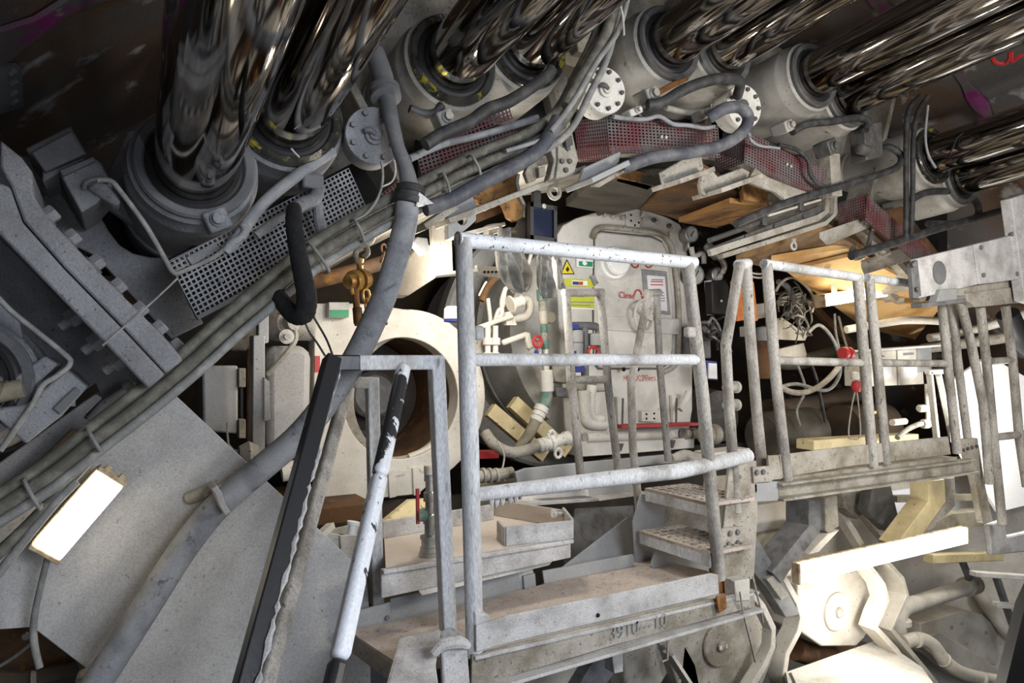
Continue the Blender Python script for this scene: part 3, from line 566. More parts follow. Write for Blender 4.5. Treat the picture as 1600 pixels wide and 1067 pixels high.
lpl('grey steel bracket plate below the red mesh, its corner cut, left one', 904, 292, 912, 262, 970, 236, 968, 252, 960, 262, mt='shelf_grey', lip=(904, 290, 962, 262))
lpl('narrow pale edge plate under the long grey hose', 926, 290, 975, 262, 994, 258, 940, 291)
lpl('pale curved bracket plate below the grey loop hose, middle one', 1034, 268, 1072, 246, 1096, 242, 1100, 262, 1094, 272, 1040, 292, lip=(1040, 290, 1094, 271))
lpl('pale hook-shaped bracket plate under the second red mesh box', 1094, 288, 1100, 262, 1114, 266, 1122, 276, 1160, 262, 1172, 268, 1168, 282, 1104, 306, 1097, 302, mt='beige', lip=(1104, 304, 1168, 281))
lpl('pale curved plate tucked between the second red box and the channel', 1168, 284, 1180, 262, 1200, 276, 1240, 292, 1262, 300, 1256, 312, 1238, 318, 1226, 312, 1212, 300)
lpl('tall beige slab with bolt holes at the left end of the red mesh', 870, 180, 888, 176, 904, 250, 898, 268, 884, 276, 868, 280, 872, 250, y=1.96, t=.05)
lpl('beige slab beside the bolt-holed one, next to the blue hose', 852, 212, 868, 196, 882, 255, 874, 276, 858, 282, 866, 250, y=1.97, t=.04)
lpl('pale square bracket by the rusty bracket, under the blue hose', 828, 252, 838, 250, 842, 262, 838, 282, 826, 286, 820, 270, y=1.96)
b = B(); b.bar(PY(690, 350, 2.1), PY(902, 268, 2.1), .02, .12, EY); b.build('ring_lower_flange', 'beige', None, 'long pale flange edge running from the hose clamp up to the slab', 'flange', bev=.003)
b = B(); b.bar(PY(655, 358, 2.08), PY(705, 326, 2.08), .022, .1, EY); b.build('angle_iron', 'beige', None, 'pale angle iron right below the hose clamp', 'angle iron', bev=.003)
def eye(px, py, y, r, label, mt='beige', ax=-EY):
    t = T('lifting_eye', label, 'lifting eye', PY(px, py, y)); n = 24
    p = [PY(px, py, y)+EX*math.cos(R(i*15))*r+EZ*math.sin(R(i*15))*r for i in range(25)]
    b = B(); b.tube(p, r*.36, 10, 1); b.build('ring', mt, t, smooth=70)
    B().box(PY(px, py, y)+EZ*r*1.5, EX*r*.6, EY*r*.3, EZ*r*.5).build('lug', mt, t); return t
eye(866, 300, 2.15, .024, 'pale lifting eye on the flange beside the black floodlight')
eye(573, 370, 2.2, .022, 'pale lifting eye the gold chain hoist hangs from')
eye(1240, 384, 2.25, .018, 'small ring bolt in the rusty boards on the right', 'bolt_white')
# rusty boards overhead on the right, lit by the lamp below
t = T('rusty_board', 'brown rusty boards overhead between channel and right handrail', 'board', PY(1250, 395, 2.4))
B().prism(L3(1150, 408, 2.5, 1290, 356, 2.2, 1350, 392, 2.3, 1245, 428, 2.7), EZ*.03).build('board', 'brown_board', t)
B().prism(L3(1205, 408, 2.45, 1322, 388, 2.3, 1334, 396, 2.34, 1250, 418, 2.5), EZ*.03).build('board', 'pale_board', t)
B().prism(L3(1228, 424, 2.5, 1340, 398, 2.3, 1400, 430, 2.3, 1470, 480, 2.5, 1430, 530, 2.85, 1352, 514, 3.1), EZ*.02).build('overhead_sheet', 'pale_board', None, 'pale orange sheet overhead around the glowing lamp', 'sheet')
board('overhead_beam', 'beige', 'pale beam overhead right of the ring bolt', 'beam', L3(1280, 372, 2.2, 1350, 348, 2.1, 1358, 356, 2.1, 1292, 384, 2.2), .03)
board('overhead_beam', 'beige', 'pale beam overhead, lower one left of the grey bolted block', 'beam', L3(1345, 418, 2.25, 1428, 392, 2.15, 1432, 404, 2.15, 1350, 430, 2.25), .04)
B().prism(L3(1300, 356, 2.3, 1410, 330, 2.2, 1480, 420, 2.3, 1350, 440, 2.4), EZ*.03).build('overhead_board', 'rust_plate', None, 'dark rusty sheet overhead behind the rightmost mesh cover', 'sheet')
hook = T('hook', 'dark curled hook holding a cable under the right ceiling boards', 'hook', PY(1335, 395, 2.1))
b = B(); b.tube(LY(2.1, 1362, 362, 1358, 380, 1352, 396, 1338, 404, 1330, 396, 1334, 386), .012, 10, 5); b.build('curl', 'bolt_dark', hook)
b = B(); b.tube(LY(2.1, 1364, 358, 1360, 372, 1372, 400, 1390, 396), .007, 8, 4); b.build('shank', 'beige', hook)
# ================================================================ black floodlight, rusty bracket, hanger beam
t = T('floodlight', 'square black floodlight with dark glass hanging by the white lock', 'floodlight', PY(850, 350, 2.1))
fx, fz = (PY(873, 330, 2.1)-PY(825, 322, 2.1)), EZ
c0 = PY(849, 348, 2.1); ux = fx.normalized()*.058; uz = EZ*.068
b = B()
for q, o in ((ux, uz), (-ux, uz), (uz, ux), (-uz, ux)): b.box(c0+q*.88+EY*.008, q*.12, EY*.012, o)
b.build('front_frame', 'black', t)
B().box(c0+EY*.012, ux*.8, EY*.006, uz*.8).build('glass', 'lamp_glass', t)
B().box(c0+EY*.07, ux*.9, EY*.04, uz*.9).build('housing', 'black', t, bev=.01)
bolt(t, c0+uz*.88-EY*.001, -EY, .010, .006, 'steel', 'screw', 12)
b = B(); b.bar(c0+uz+EY*.05, c0+uz+EY*.05+EZ*.06, .03, .02); b.build('bracket', 'black', t)
t = T('rusty_bracket', 'rusty orange cleat plate under the blue hose, left of the floodlight', 'bracket', PY(780, 310, 2.2))
B().plate(LY(2.15, 744, 304, 748, 296, 800, 268, 808, 272, 806, 288, 812, 312, 820, 326, 816, 340, 806, 346, 796, 340, 790, 324, 782, 310, 748, 320), .03).build('plate', 'orange_rust', t, bev=.003)
strip(LY(2.14, 808, 270, 806, 286, 812, 310, 820, 325, 817, 338), .02, .014, 'edge', 'beige', t)
for px, py in ((752, 324), (766, 318)): b = B(); b.lathe(PY(px, py, 2.2), -EY, [(.010, 0), (.010, .02), (.018, .02), (.018, .03)], 14); b.build('pin', 'rust_orange', t)
B().plate(LY(2.24, 742, 318, 786, 306, 790, 330, 746, 348), .02).build('back_plate', 'rust_plate', t)
t = T('lug_plate', 'grey lug plate with a round hole above the gate post', 'lug plate', PY(722, 340, 2.12))
B().hole_plate(LY(2.12, 700, 326, 720, 312, 738, 306, 745, 320, 744, 344, 726, 360, 700, 374), PY(722, 343, 2.12), .019, EY*.03).build('plate', 'shelf_grey', t, bev=.002)
t = T('hanger_beam', 'pale lamp-lit box beam hanging behind the grey suction hose', 'beam', PY(660, 410, 2.5))
B().prism(L3(604, 444, 2.75, 660, 378, 2.5, 690, 390, 2.4, 690, 428, 2.4, 638, 462, 2.6, 612, 462, 2.75), EY*.12+EX*.02).build('beam', 'cream', t, bev=.004)
B().plate(LY(2.36, 674, 346, 682, 338, 706, 330, 706, 372, 708, 428, 680, 432), .03).build('upright', 'cream', t, bev=.003)
b = B(); b.bar(PY(680, 430, 2.36), PY(745, 424, 2.3), .012, .1, EY); b.build('ledge', 'cream', t, bev=.002)
b = B(); b.bar(PY(704, 372, 2.3), PY(782, 352, 2.3), .014, .08, EY); b.build('ledge', 'cream', t, bev=.002)
B().plate(LY(2.3, 745, 414, 790, 418, 784, 436, 745, 428), .02).build('perforated_strip', 'beige', t, bev=.002)
for px in (757, 763, 769, 775): bolt(t, PY(px, 425, 2.298), -EY, .005, .003, 'void', 'hole', 10)
B().plate(LY(2.28, 765, 350, 780, 348, 784, 362, 772, 366, 768, 380, 762, 380), .05).build('end_bracket', 'beige', t, bev=.003)
B().plate(LY(2.32, 645, 378, 652, 370, 668, 372, 672, 392, 664, 398), .05).build('cap', 'shelf_grey', t, bev=.003)
b = B(); b.tube(L3(448, 450, 2.5, 490, 440, 2.5, 545, 426, 2.5, 600, 410, 2.55), .028, 14, 2); b.build('cross_pipe', 'rust_plate', None, 'brown dusty pipe running across behind the foam hose', 'pipe')
# gold chain hoist
t = T('chain_hoist', 'gold lever chain hoist hanging in front of the white ring', 'hoist', PY(565, 440, 2.1))
b = B(); b.tube(LY(2.12, 566, 388, 556, 394, 558, 408, 566, 414), .009, 10, 4); b.build('top_hook', 'beige', t)
b = B(); b.tube(LY(2.12, 560, 384, 572, 386, 574, 396, 568, 402), .009, 10, 4); b.build('shackle', 'beige', t)
b = B(); b.tube(LY(2.12, 564, 404, 562, 416, 565, 430), .010, 10, 3); b.build('swivel', 'gold', t)
hc = PY(558, 438, 2.1); ha = (PY(588, 434, 2.14)-PY(545, 440, 2.08)).normalized()
b = B(); b.lathe(PY(543, 440, 2.08), ha, [(.001, 0), (.020, 0), (.023, .006), (.023, .018), (.032, .02), (.034, .03), (.034, .04), (.024, .042), (.024, .05), (.036, .052), (.036, .066), (.028, .068), (.028, .085), (.001, .085)], 24); b.build('gear_case', 'gold', t)
b = B(); b.tube(LY(2.09, 556, 442, 556, 464, 558, 486, 560, 509), [.012, .010, .011, .012], 10, 3); b.build('lever', 'rust_orange', t)
b = B(); b.lathe(PY(558, 480, 2.09), PY(560, 508, 2.09)-PY(558, 480, 2.09), [(.010, 0), (.015, .002), (.015, .05), (.010, .054)], 12); b.build('grip', 'rust_plate', t)
b = B(); b.tube(LY(2.09, 548, 444, 550, 452, 552, 460), .008, 8, 3); b.build('selector', 'gold', t)
def chain(parent, pts, r, nm='link', mt='steel'):
    p = spline(pts, 8); out = []; ln = r*3.4; acc = 0; k = 0
    for i in range(1, len(p)):
        acc += (p[i]-p[i-1]).length
        if acc >= ln:
            acc = 0; d = (p[i]-p[i-1]).normalized(); u, w = perp(d); u = u if k % 2 else w; k += 1
            q = [p[i]+d*math.sin(R(a))*r*2.5+u*math.cos(R(a))*r*1.35 for a in range(0, 361, 40)]
            b = B(); b.tube(q, r*.55, 6, 1); b.build(nm, mt, parent, smooth=80)
chain(t, LY(2.09, 571, 446, 572, 460, 573, 475, 573, 490), .0085, mt='gold')
t = T('hanging_chain', 'short rusty chain hanging left of the suction hose', 'chain', PY(598, 385, 2.4))
chain(t, LY(2.4, 594, 378, 600, 388, 598, 400, 594, 412), .008, mt='rust_plate')
# ================================================================ white ring housing with the dark opening
RY = 2.95
c = PY(630, 622, RY); t = T('ring_housing', 'cream round-ended housing with a big dark round opening', 'housing', PY(630, 770, RY))
ro = 0.385
arc = [c+EX*(.035+math.cos(R(a))*ro)+EZ*(.0+math.sin(R(a))*ro*1.05) for a in range(95, -76, -6)]
outer = [PY(492, 474, RY), PY(560, 474, RY), PY(612, 480, RY)]+arc+[PY(654, 772, RY), PY(512, 787, RY), PY(497, 772, RY), PY(490, 640, RY)]
B().hole_plate(outer, c, .275, EY*.10, n=48).build('front_plate', 'cream', t, bev=.004)
b = B(); b.lathe(c+EY*.0, EY, [(.280, .004), (.280, .55), (.292, .55), (.292, .004)], 56, loop=True); b.build('tube_wall', 'rust_plate', t)  # inside shade put into the colour: brown wall, near-black end plate
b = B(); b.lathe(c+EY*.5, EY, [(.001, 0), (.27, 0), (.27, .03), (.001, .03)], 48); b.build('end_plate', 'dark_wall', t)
for k in range(10):
    a = R(k*36+10); bolt(t, c+EY*.5+EX*math.cos(a)*.2+EZ*math.sin(a)*.2, -EY, .022, .02, 'black')
b = B(); b.lathe(c+EY*.5, -EY, [(.11, 0), (.12, .02), (.12, .1), (.10, .12), (.001, .12)], 36); b.build('hub', 'bolt_dark', t)
b = B(); b.tube([c+EX*.04-EZ*.27+EY*.03, c+EX*.14-EZ*.235+EY*.03, c+EX*.22-EZ*.165+EY*.03], .014, 8, 4); b.build('hand_bar', 'cream', t)
b = B(); b.lathe(PY(650, 622, 3.04), EY, [(.30, 0), (.38, .02), (.40, .2), (.40, .55), (.36, .56)], 56, loop=True); b.build('drum_body', 'beige', t)
for px, py in ((624, 745), (668, 738)): B().plate(LY(RY-.006, px-14, py-8, px+12, py-10, px+8, py-4, px-10, py-1), .012).build('lug', 'cream', t)
for px, py, w in ((612, 756, 5), (650, 752, 5)): B().plate(LY(RY-.012, px-w, py-20, px+w, py-22, px+w+2, py+20, px-w+2, py+22), .012).build('rib', 'cream', t)
t = T('exit_sign', 'small green sign on a pale box on the cream housing', 'sign', PY(529, 484, 2.9))
B().plate(LY(2.90, 514, 472, 546, 472, 546, 496, 514, 496), .04).build('box', 'white_paint', t, bev=.003)
B().plate(LY(2.896, 516, 484, 545, 484, 545, 495, 516, 495), .004).build('sign_face', 'green_sign', t)
B().plate(LY(2.895, 492, 556, 500, 556, 500, 582, 492, 582), .01).build('red_label', 'red', None, 'faded red sticker on the left edge of the cream housing', 'label')
B().box(PY(440, 790, 3.0), EX*.3, EY*.3, EZ*.03).build('dark_shelf', 'rust_plate', None, 'dark rusty shelf edge below the cream housing at left', 'shelf')
for px, hh in ((519, 800), (551, 808)):
    b = B(); b.tube(LY(2.9, px-3, 784, px-3, hh-6, px, hh, px+3, hh-6, px+3, 782), .008, 8, 3); b.build('pull_ring', 'beige', None, 'U-shaped pull ring under the housing, %s' % ('left one, mostly in shadow' if px < 530 else 'right one near the white ladder rail'), 'ring')
# things left of the housing
t = T('grey_drum', 'smooth grey rounded drum left of the cream housing', 'drum', PY(450, 700, 2.7))
B().plate(LY(2.72, 416, 546, 430, 540, 470, 540, 488, 548, 486, 640, 474, 680, 440, 700, 416, 704), .3).build('body', 'light_plate', t, bev=.03)
b = B(); b.tube(L3(417, 585, 2.7, 440, 560, 2.68, 462, 530, 2.68, 456, 505, 2.72), .010, 8, 4); b.build('pipe', 'beige', t)
t = T('support_post', 'upright grey steel post behind the ring cables, left of the drum', 'post', PY(404, 730, 2.5))
B().plate(LY(2.5, 396, 524, 414, 524, 414, 770, 394, 770), .08).build('post', 'light_plate', t, bev=.003)
B().plate(LY(2.52, 404, 470, 420, 464, 420, 535, 404, 540), .05).build('upper_post', 'light_plate', t, bev=.003)
B().plate(LY(2.49, 413, 590, 421, 596, 423, 655, 413, 658), .02).build('side_plate', 'light_plate', t)
t = T('junction_box', 'pale grey box on the dark wall, left of the upright post', 'box', PY(345, 660, 2.7))
B().plate(LY(2.7, 316, 571, 372, 571, 372, 678, 318, 674), .15).build('body', 'light_plate', t, bev=.008)
for py in (590, 670): B().plate(LY(2.69, 373, py-15, 384, py-15, 384, py+15, 373, py+15), .05).build('hinge', 'beige', t, bev=.003)
B().plate(LY(2.72, 376, 600, 380, 600, 380, 660, 376, 660), .05).build('gap', 'black', t)
b = B(); b.bar(PY(391, 545, 2.6), PY(391, 700, 2.6), .02); b.build('rusty_post', 'rust_orange', None, 'thin rusty post between the pale box and the grey post', 'post')
t = T('valve_cluster', 'dusty valve and pipe fittings above the grey drum', 'valve', PY(440, 500, 2.75))
b = B(); b.lathe(PY(440, 505, 2.75), -EY+EX*.3, [(.05, -.05), (.07, -.04), (.07, .03), (.05, .06), (.03, .06), (.03, .1), (.001, .1)], 20); b.build('body', 'beige', t)
b = B(); b.lathe(PY(466, 510, 2.75), EX, [(.05, -.06), (.055, 0), (.055, .05), (.04, .06)], 20); b.build('flange', 'beige', t)
b = B(); b.tube(L3(426, 470, 2.75, 430, 488, 2.74, 444, 496, 2.72), .018, 10, 4); b.build('pipe', 'beige', t)
b = B(); b.lathe(PY(447, 526, 2.66), -EY, [(.02, 0), (.028, .004), (.028, .012), (.012, .014), (.012, .03)], 16); b.build('knob', 'bolt_white', t)
b = B(); b.tube(L3(355, 660, 2.6, 357, 694, 2.6, 372, 708, 2.6), .004, 6, 2); b.build('lever_arm', 'cream', t)
t = T('ball_fitting', 'pale round fitting low against the upright post', 'fitting', PY(388, 708, 2.45))
b = B(); b.lathe(PY(388, 710, 2.45), EX, [(.001, -.04), (.03, -.03), (.045, 0), (.03, .03), (.001, .04)], 16); b.build('ball', 'beige', t)
b = B(); b.tube(L3(366, 706, 2.45, 376, 708, 2.45, 386, 710, 2.45), .009, 8, 2); b.build('stem', 'beige', t)
b = B(); b.tube(L3(330, 520, 2.8, 380, 535, 2.8, 392, 500, 2.8, 396, 470, 2.85), .035, 12, 4); b.build('bent_pipe', 'beige', None, 'dusty bent pipe in the gap above the pale box', 'pipe')
b = B(); b.tube(L3(440, 738, 2.6, 480, 730, 2.6, 510, 726, 2.65), .035, 12, 2); b.build('stub_pipe', 'cream', None, 'cream stub pipe behind the black ladder rail', 'pipe')
# ================================================================ man lock
LY0 = 3.05
def Lp(px, py, dy=0): return PY(px, py, LY0+dy)
def Lq(dy, *c): return LY(LY0+dy, *c)
lock = T('man_lock', 'white man lock with an arched bolted face, door and stickers', 'pressure lock', Lp(980, 700))
face = Lq(0, 868, 372, 880, 352, 900, 341, 925, 333, 955, 327, 985, 325, 1015, 330, 1042, 339, 1062, 350, 1070, 366, 1078, 420, 1082, 560, 1082, 640, 1074, 690, 1040, 700, 905, 704, 884, 690, 876, 560)
B().prism(face, EY*.22).build('face_plate', 'door_paint', lock, bev=.006)
cc = PY(975, 520, LY0)
b = B(); b.lathe(cc+EY*.12+EX*-.02, AX, [(.55, -.0), (.62, .05), (.64, .30), (.64, .55), (.78, .56), (.80, .58), (.80, .68), (.70, .69), (.70, 1.2)], 64); b.build('shell', 'white_paint', lock)
b = B(); b.lathe(cc+EY*.5, AX, [(.64, -.01), (.67, 0), (.67, .05), (.64, .06)], 64); b.build('shell_band', 'beige', lock)
dr = Lq(-.02, 932, 366, 940, 362, 1020, 370, 1036, 378, 1044, 396, 1052, 470, 1052, 545, 1047, 566, 1034, 575, 938, 575, 931, 566, 930, 470)
gp_ = Lp(990, 470); B().prism([gp_+(q-gp_)*1.022+EY*.014 for q in dr], EY*.03).build('door_gap', 'bolt_dark', lock)
door = B().prism(dr, EY*.05).build('door_panel', 'door_paint', lock, bev=.012)
fr = B(); fr.tube(Lq(-.018, 926, 372, 934, 357, 960, 356, 1024, 364, 1044, 376, 1052, 398, 1060, 470, 1060, 550, 1053, 572, 1036, 582), .0165, 8, 4); fr.build('door_seal_frame', 'beige', door)
B().prism(Lq(-.03, 950, 516, 1062, 523, 1062, 498, 950, 494), EY*.03).build('cross_bar', 'door_paint', door, bev=.006)
for px, py, mt in ((935, 334, 'bolt_dark'), (944, 336, 'bolt_white'), (956, 339, 'bolt_white'), (971, 341, 'bolt_white'), (1002, 336, 'bolt_white'), (1006, 343, 'bolt_white'), (1020, 344, 'bolt_dark'), (1026, 348, 'bolt_white'), (1044, 353, 'bolt_dark'), (1047, 356, 'bolt_white'), (1046, 366, 'bolt_white')):
    bolt(lock, Lp(px, py, -.003), -EY, .014, .02, mt)
B().prism(Lq(-.02, 978, 325, 984, 325, 1000, 327, 1000, 358, 980, 354), EY*.02).build('hinge_block', 'door_paint', lock, bev=.003)
for px, py in ((986, 336), (986, 345), (998, 348), (992, 352)): bolt(lock, Lp(px, py, -.022), -EY, .006, .003, 'void', 'hole', 10)
pc = Lp(955, 412, -.02)
b = B(); b.lathe(pc, (-EY+EX*-.12), [(.092, -.01), (.092, .03), (.086, .04), (.074, .04), (.074, .075), (.066, .085), (.03, .09), (.001, .09)], 40); b.build('porthole', 'white', door)
b = B(); b.lathe(Lp(1008, 493, -.03), -EY, [(.085, 0), (.085, .014), (.06, .016), (.03, .018), (.03, .05), (.001, .05)], 32); b.build('hub_plate', 'door_paint', door)
hw = [Lp(1008, 493, -.09)+EX*math.cos(R(a))*.075+EZ*math.sin(R(a))*.09 for a in range(0, 361, 15)]
b = B(); b.tube(hw, .008, 8, 1)
for a in (20, 140, 260): b.tube([Lp(1008, 493, -.08), Lp(1008, 493, -.09)+EX*math.cos(R(a))*.075+EZ*math.sin(R(a))*.09], .006, 6, 1)
b.build('handwheel', 'door_paint', door)
text('Close', Lp(967, 465, -.0275), EX, EZ, .050, 'red_print', door, depth=0)
ar = B(); ar.tube([Lp(997, 461, -.026)+EX*math.cos(R(a))*.026+EZ*math.sin(R(a))*.03 for a in range(180, -1, -20)], .004, 6, 1)
ar.prism([Lp(1002, 463, -.0265), Lp(1007, 463, -.0265), Lp(1004, 467, -.0265)], EY*.004); ar.build('arrow', 'red_print', door)
text('Open', Lp(1010, 465, -.0275), EX, EZ, .052, 'red_print', door, depth=0)
text('MAX.2Pers.', Lp(978, 595, -.0275), EX, EZ, .048, 'red_print', door, depth=0)
for px in (992, 1013):
    b = B(); b.tube([Lp(px, 412, -.021)+EX*math.cos(R(a))*.026+EZ*math.sin(R(a))*.022 for a in range(190, 351, 20)], .005, 6, 1); b.build('painted_mark', 'red_print', door)
B().prism(Lq(-.028, 964, 620, 966, 664, 972, 664, 972, 622), EY*.02).build('rib', 'door_paint', lock)
B().prism(Lq(-.028, 1050, 618, 1052, 660, 1058, 660, 1056, 618), EY*.02).build('rib', 'door_paint', lock)
for px, x2 in ((972, 970), (1056, 1054)): B().prism(Lq(-.03, px, 622, px+3, 622, x2+4, 662, x2+1, 662), EY*.012).build('slot', 'bolt_dark', lock)
B().prism(Lq(-.03, 1003, 642, 1026, 642, 1026, 659, 1003, 659), EY*.03).build('clasp', 'door_paint', lock, bev=.004)
for px, py in ((1010, 647), (1010, 654), (1022, 646), (1022, 654)): bolt(lock, Lp(px, py, -.031), -EY, .006, .004, 'void', 'hole', 10)
b = B(); b.bar(Lp(964, 666, -.06), Lp(1086, 662, -.06), .018, .08, EY); b.build('red_bar', 'red', lock, label='red painted step bar', bev=.002)
b = B(); b.lathe(Lp(915, 684, -.05), (Lp(1075, 678, -.05)-Lp(915, 684, -.05)), [(.028, 0), (.028, .58), (.036, .585), (.036, .61)], 20); b.build('drain_pipe', 'white_paint', lock)
b = B(); b.lathe(Lp(1068, 678, -.05), EX, [(.034, 0), (.034, .03), (.026, .032), (.026, .05), (.034, .052), (.034, .09), (.022, .092), (.022, .13)], 18); b.build('coupling', 'beige', lock)
B().prism(Lq(-.06, 905, 690, 1085, 684, 1085, 700, 990, 708, 908, 714), EY*.2).build('sill', 'door_paint', lock, bev=.004)
for px, py in ((965, 697), (1046, 692)): B().prism(Lq(-.07, px, py-4, px+10, py-4, px+6, py+8, px+2, py+8), EY*.02).build('clip', 'bolt_dark', lock)
for px in (974, 996): bolt(lock, Lp(px, 577, -.045), -EY, .012, .008, 'void', 'hole', 12)
# stickers
def sticker(nm, lab, cat, mt, dy, *c): return B().prism(Lq(dy, *c), EY*.004).build(nm, mt, None, lab, cat)
t = T('warning_sign', 'yellow triangular warning sticker left of the round porthole', 'sign', Lp(886, 420))
B().prism(Lq(-.012, 878, 427, 886, 408, 896, 427), EY*.006).build('sign_face', 'yellow', t)
B().prism(Lq(-.0085, 876, 428.5, 886, 405, 898, 428.5), EY*.003).build('black_border', 'black', t)
B().prism(Lq(-.0135, 884, 421, 887, 416, 890, 421, 887, 425), EY*.002).build('symbol', 'black', t)
t = T('escape_sign', 'green and white pictogram plate above the warning triangle', 'sign', Lp(915, 410))
B().prism(Lq(-.02, 902, 403, 927, 403, 927, 419, 902, 417), EY*.015).build('plate', 'white', t, bev=.002)
B().prism(Lq(-.023, 905, 408, 926, 409, 926, 417, 905, 415.5), EY*.004).build('green_field', 'green_sign', t)
B().prism(Lq(-.025, 911, 407, 914, 407, 918, 412, 914, 415, 910, 412), EY*.002).build('symbol', 'white', t)
t = T('lime_sign', 'lime sticker with a blue and red label, the upper one', 'sign', Lp(905, 443))
sf = B().prism(Lq(-.01, 882, 435, 928, 436, 929, 449, 882, 447), EY*.006).build('sign_face', 'lime', t)
B().prism(Lq(-.013, 894, 438, 918, 439, 918, 446, 894, 445), EY*.002).build('label_strip', 'white', sf)
B().prism(Lq(-.015, 895, 439.5, 904, 440, 904, 445, 895, 444.5), EY*.002).build('blue_print', 'blue', sf)
B().prism(Lq(-.015, 904.5, 440, 911, 440, 911, 445, 904.5, 445), EY*.002).build('red_print', 'red_print', sf)
t = T('lime_sign', 'lime sticker with three dark lines of print, the lower one', 'sign', Lp(905, 470))
B().prism(Lq(-.01, 887, 458, 930, 458, 931, 482, 887, 480), EY*.006).build('sign_face', 'lime', t)
B().prism(Lq(-.007, 886, 479, 931, 481, 931, 484, 886, 482), EY*.004).build('white_edge', 'white', t)
for k, (x0, x1, yy) in enumerate(((889, 912, 462), (889, 929, 471), (893, 922, 476))): B().prism(Lq(-.0125, x0, yy, x1, yy+.6, x1, yy+2, x0, yy+1.4), EY*.002).build('print_line', 'print_grey', t)
t = T('notice_sheet', 'white printed notice taped with grey tape on the lock door', 'notice', Lp(1024, 455, -.03))
B().prism(Lq(-.028, 1003, 420, 1042, 424, 1048, 492, 1009, 488), EY*.008).build('backing_tape', 'tape', t, bev=.003)
B().prism(Lq(-.031, 1011, 430, 1039, 432, 1043, 486, 1015, 483), EY*.004).build('paper', 'paper', t)
sheet = bpy.data.objects['paper']
for k, (x0, x1, yy, mt) in enumerate(((1018, 1036, 437, 'print_grey'), (1017, 1036, 440, 'red_print'), (1017, 1036, 445, 'red_print'), (1022, 1038, 457, 'print_grey'), (1026, 1038, 462, 'print_grey'), (1028, 1039, 466, 'print_grey'), (1030, 1039, 470, 'print_grey'))):
    B().prism(Lq(-.033, x0, yy-.9, x1, yy-.7, x1, yy+.9, x0, yy+.7), EY*.002).build('print_line', mt, sheet)
sticker('tape_strip', 'torn grey tape strip at the corner of the upper lime sticker', 'tape', 'tape', -.02, 923, 432, 929, 429, 935, 442, 929, 447)
# gauges
def gauge(px, py, r, y, lab):
    c = PY(px, py, y); ax = (-EY+EX*-.1).normalized(); t = T('pressure_gauge', lab, 'gauge', c)
    b = B(); b.lathe(c, ax, [(r*.9, -.06), (r*.98, -.055), (r*1.04, 0), (r*1.04, .008), (r*.92, .010), (r*.92, .001)], 36); b.build('case', 'steel', t)
    b = B(); b.lathe(c, ax, [(.001, .003), (r*.93, .003)], 36); dial = b.build('dial', 'gauge_face', t)
    u, w = EX, EZ
    b = B(); b.bar(c+ax*.007-u*r*.2-w*r*.3, c+ax*.007+u*r*.35+w*r*.45, .004, .002); b.build('needle', 'black', dial)
    b = B()
    for a in range(-40, 221, 26):
        q = c+ax*.005+u*math.cos(R(a))*r*.76+w*math.sin(R(a))*r*.76; b.box(q, u*.002, ax*.001, w*.0035)
    b.build('dial_marks', 'print_grey', dial, kind='stuff')
    b = B(); b.tube([c-ax*.03-w*r*.9, c-ax*.03-w*r*1.5, c-ax*.05-w*r*1.8], .011, 8, 2); b.build('stem', 'steel', t)
gauge(1080, 366, .047, 2.98, 'pressure gauge topmost right of the lock, under the orange board')
gauge(1087, 429, .056, 2.96, 'pressure gauge half hidden by the corner post of the white gate')
gauge(1120, 429, .043, 2.96, 'pressure gauge rightmost, above the black phone-like box')
t = T('intercom_box', 'black intercom-like box below the rightmost gauge', 'box', PY(1122, 465, 2.9))
B().plate(LY(2.9, 1112, 440, 1134, 436, 1140, 448, 1136, 492, 1114, 490), .06).build('body', 'black', t, bev=.008)
B().plate(LY(2.95, 1106, 438, 1112, 438, 1116, 492, 1110, 492), .03).build('back_plate', 'white_paint', t)
bolt(t, PY(1127, 470, 2.895), -EY, .008, .004, 'white', 'button', 14)
b = B(); b.lathe(PY(1104, 382, 2.95), PY(1118, 398, 2.9)-PY(1104, 382, 2.95), [(.022, 0), (.03, .01), (.03, .05), (.022, .06), (.03, .062), (.03, .1), (.02, .11)], 16); b.build('pipe_union', 'steel', None, 'steel pipe union right of the topmost gauge', 'pipe fitting')
b = B(); b.tube(L3(1112, 398, 2.92, 1126, 404, 2.9, 1132, 416, 2.9, 1128, 426, 2.92), .018, 12, 4); b.build('pipe_elbow', 'steel', None, 'dark pipe elbow above the rightmost gauge', 'pipe fitting')
b = B(); b.tube(L3(1080, 386, 3.0, 1084, 400, 3.0, 1098, 396, 3.0, 1100, 412, 3.0), .016, 10, 4); b.build('gauge_manifold', 'white_paint', None, 'pale gauge manifold pipe between the two left gauges', 'pipe fitting')
slab = [o for o in bpy.data.objects if o.get('label', '').startswith('tall beige slab')][0]
for px, py in ((880, 198), (884, 214), (887, 232), (878, 252), (890, 252), (884, 266)): bolt(slab, PY(px, py, 1.958), -EY, .010, .006, 'bolt_dark')
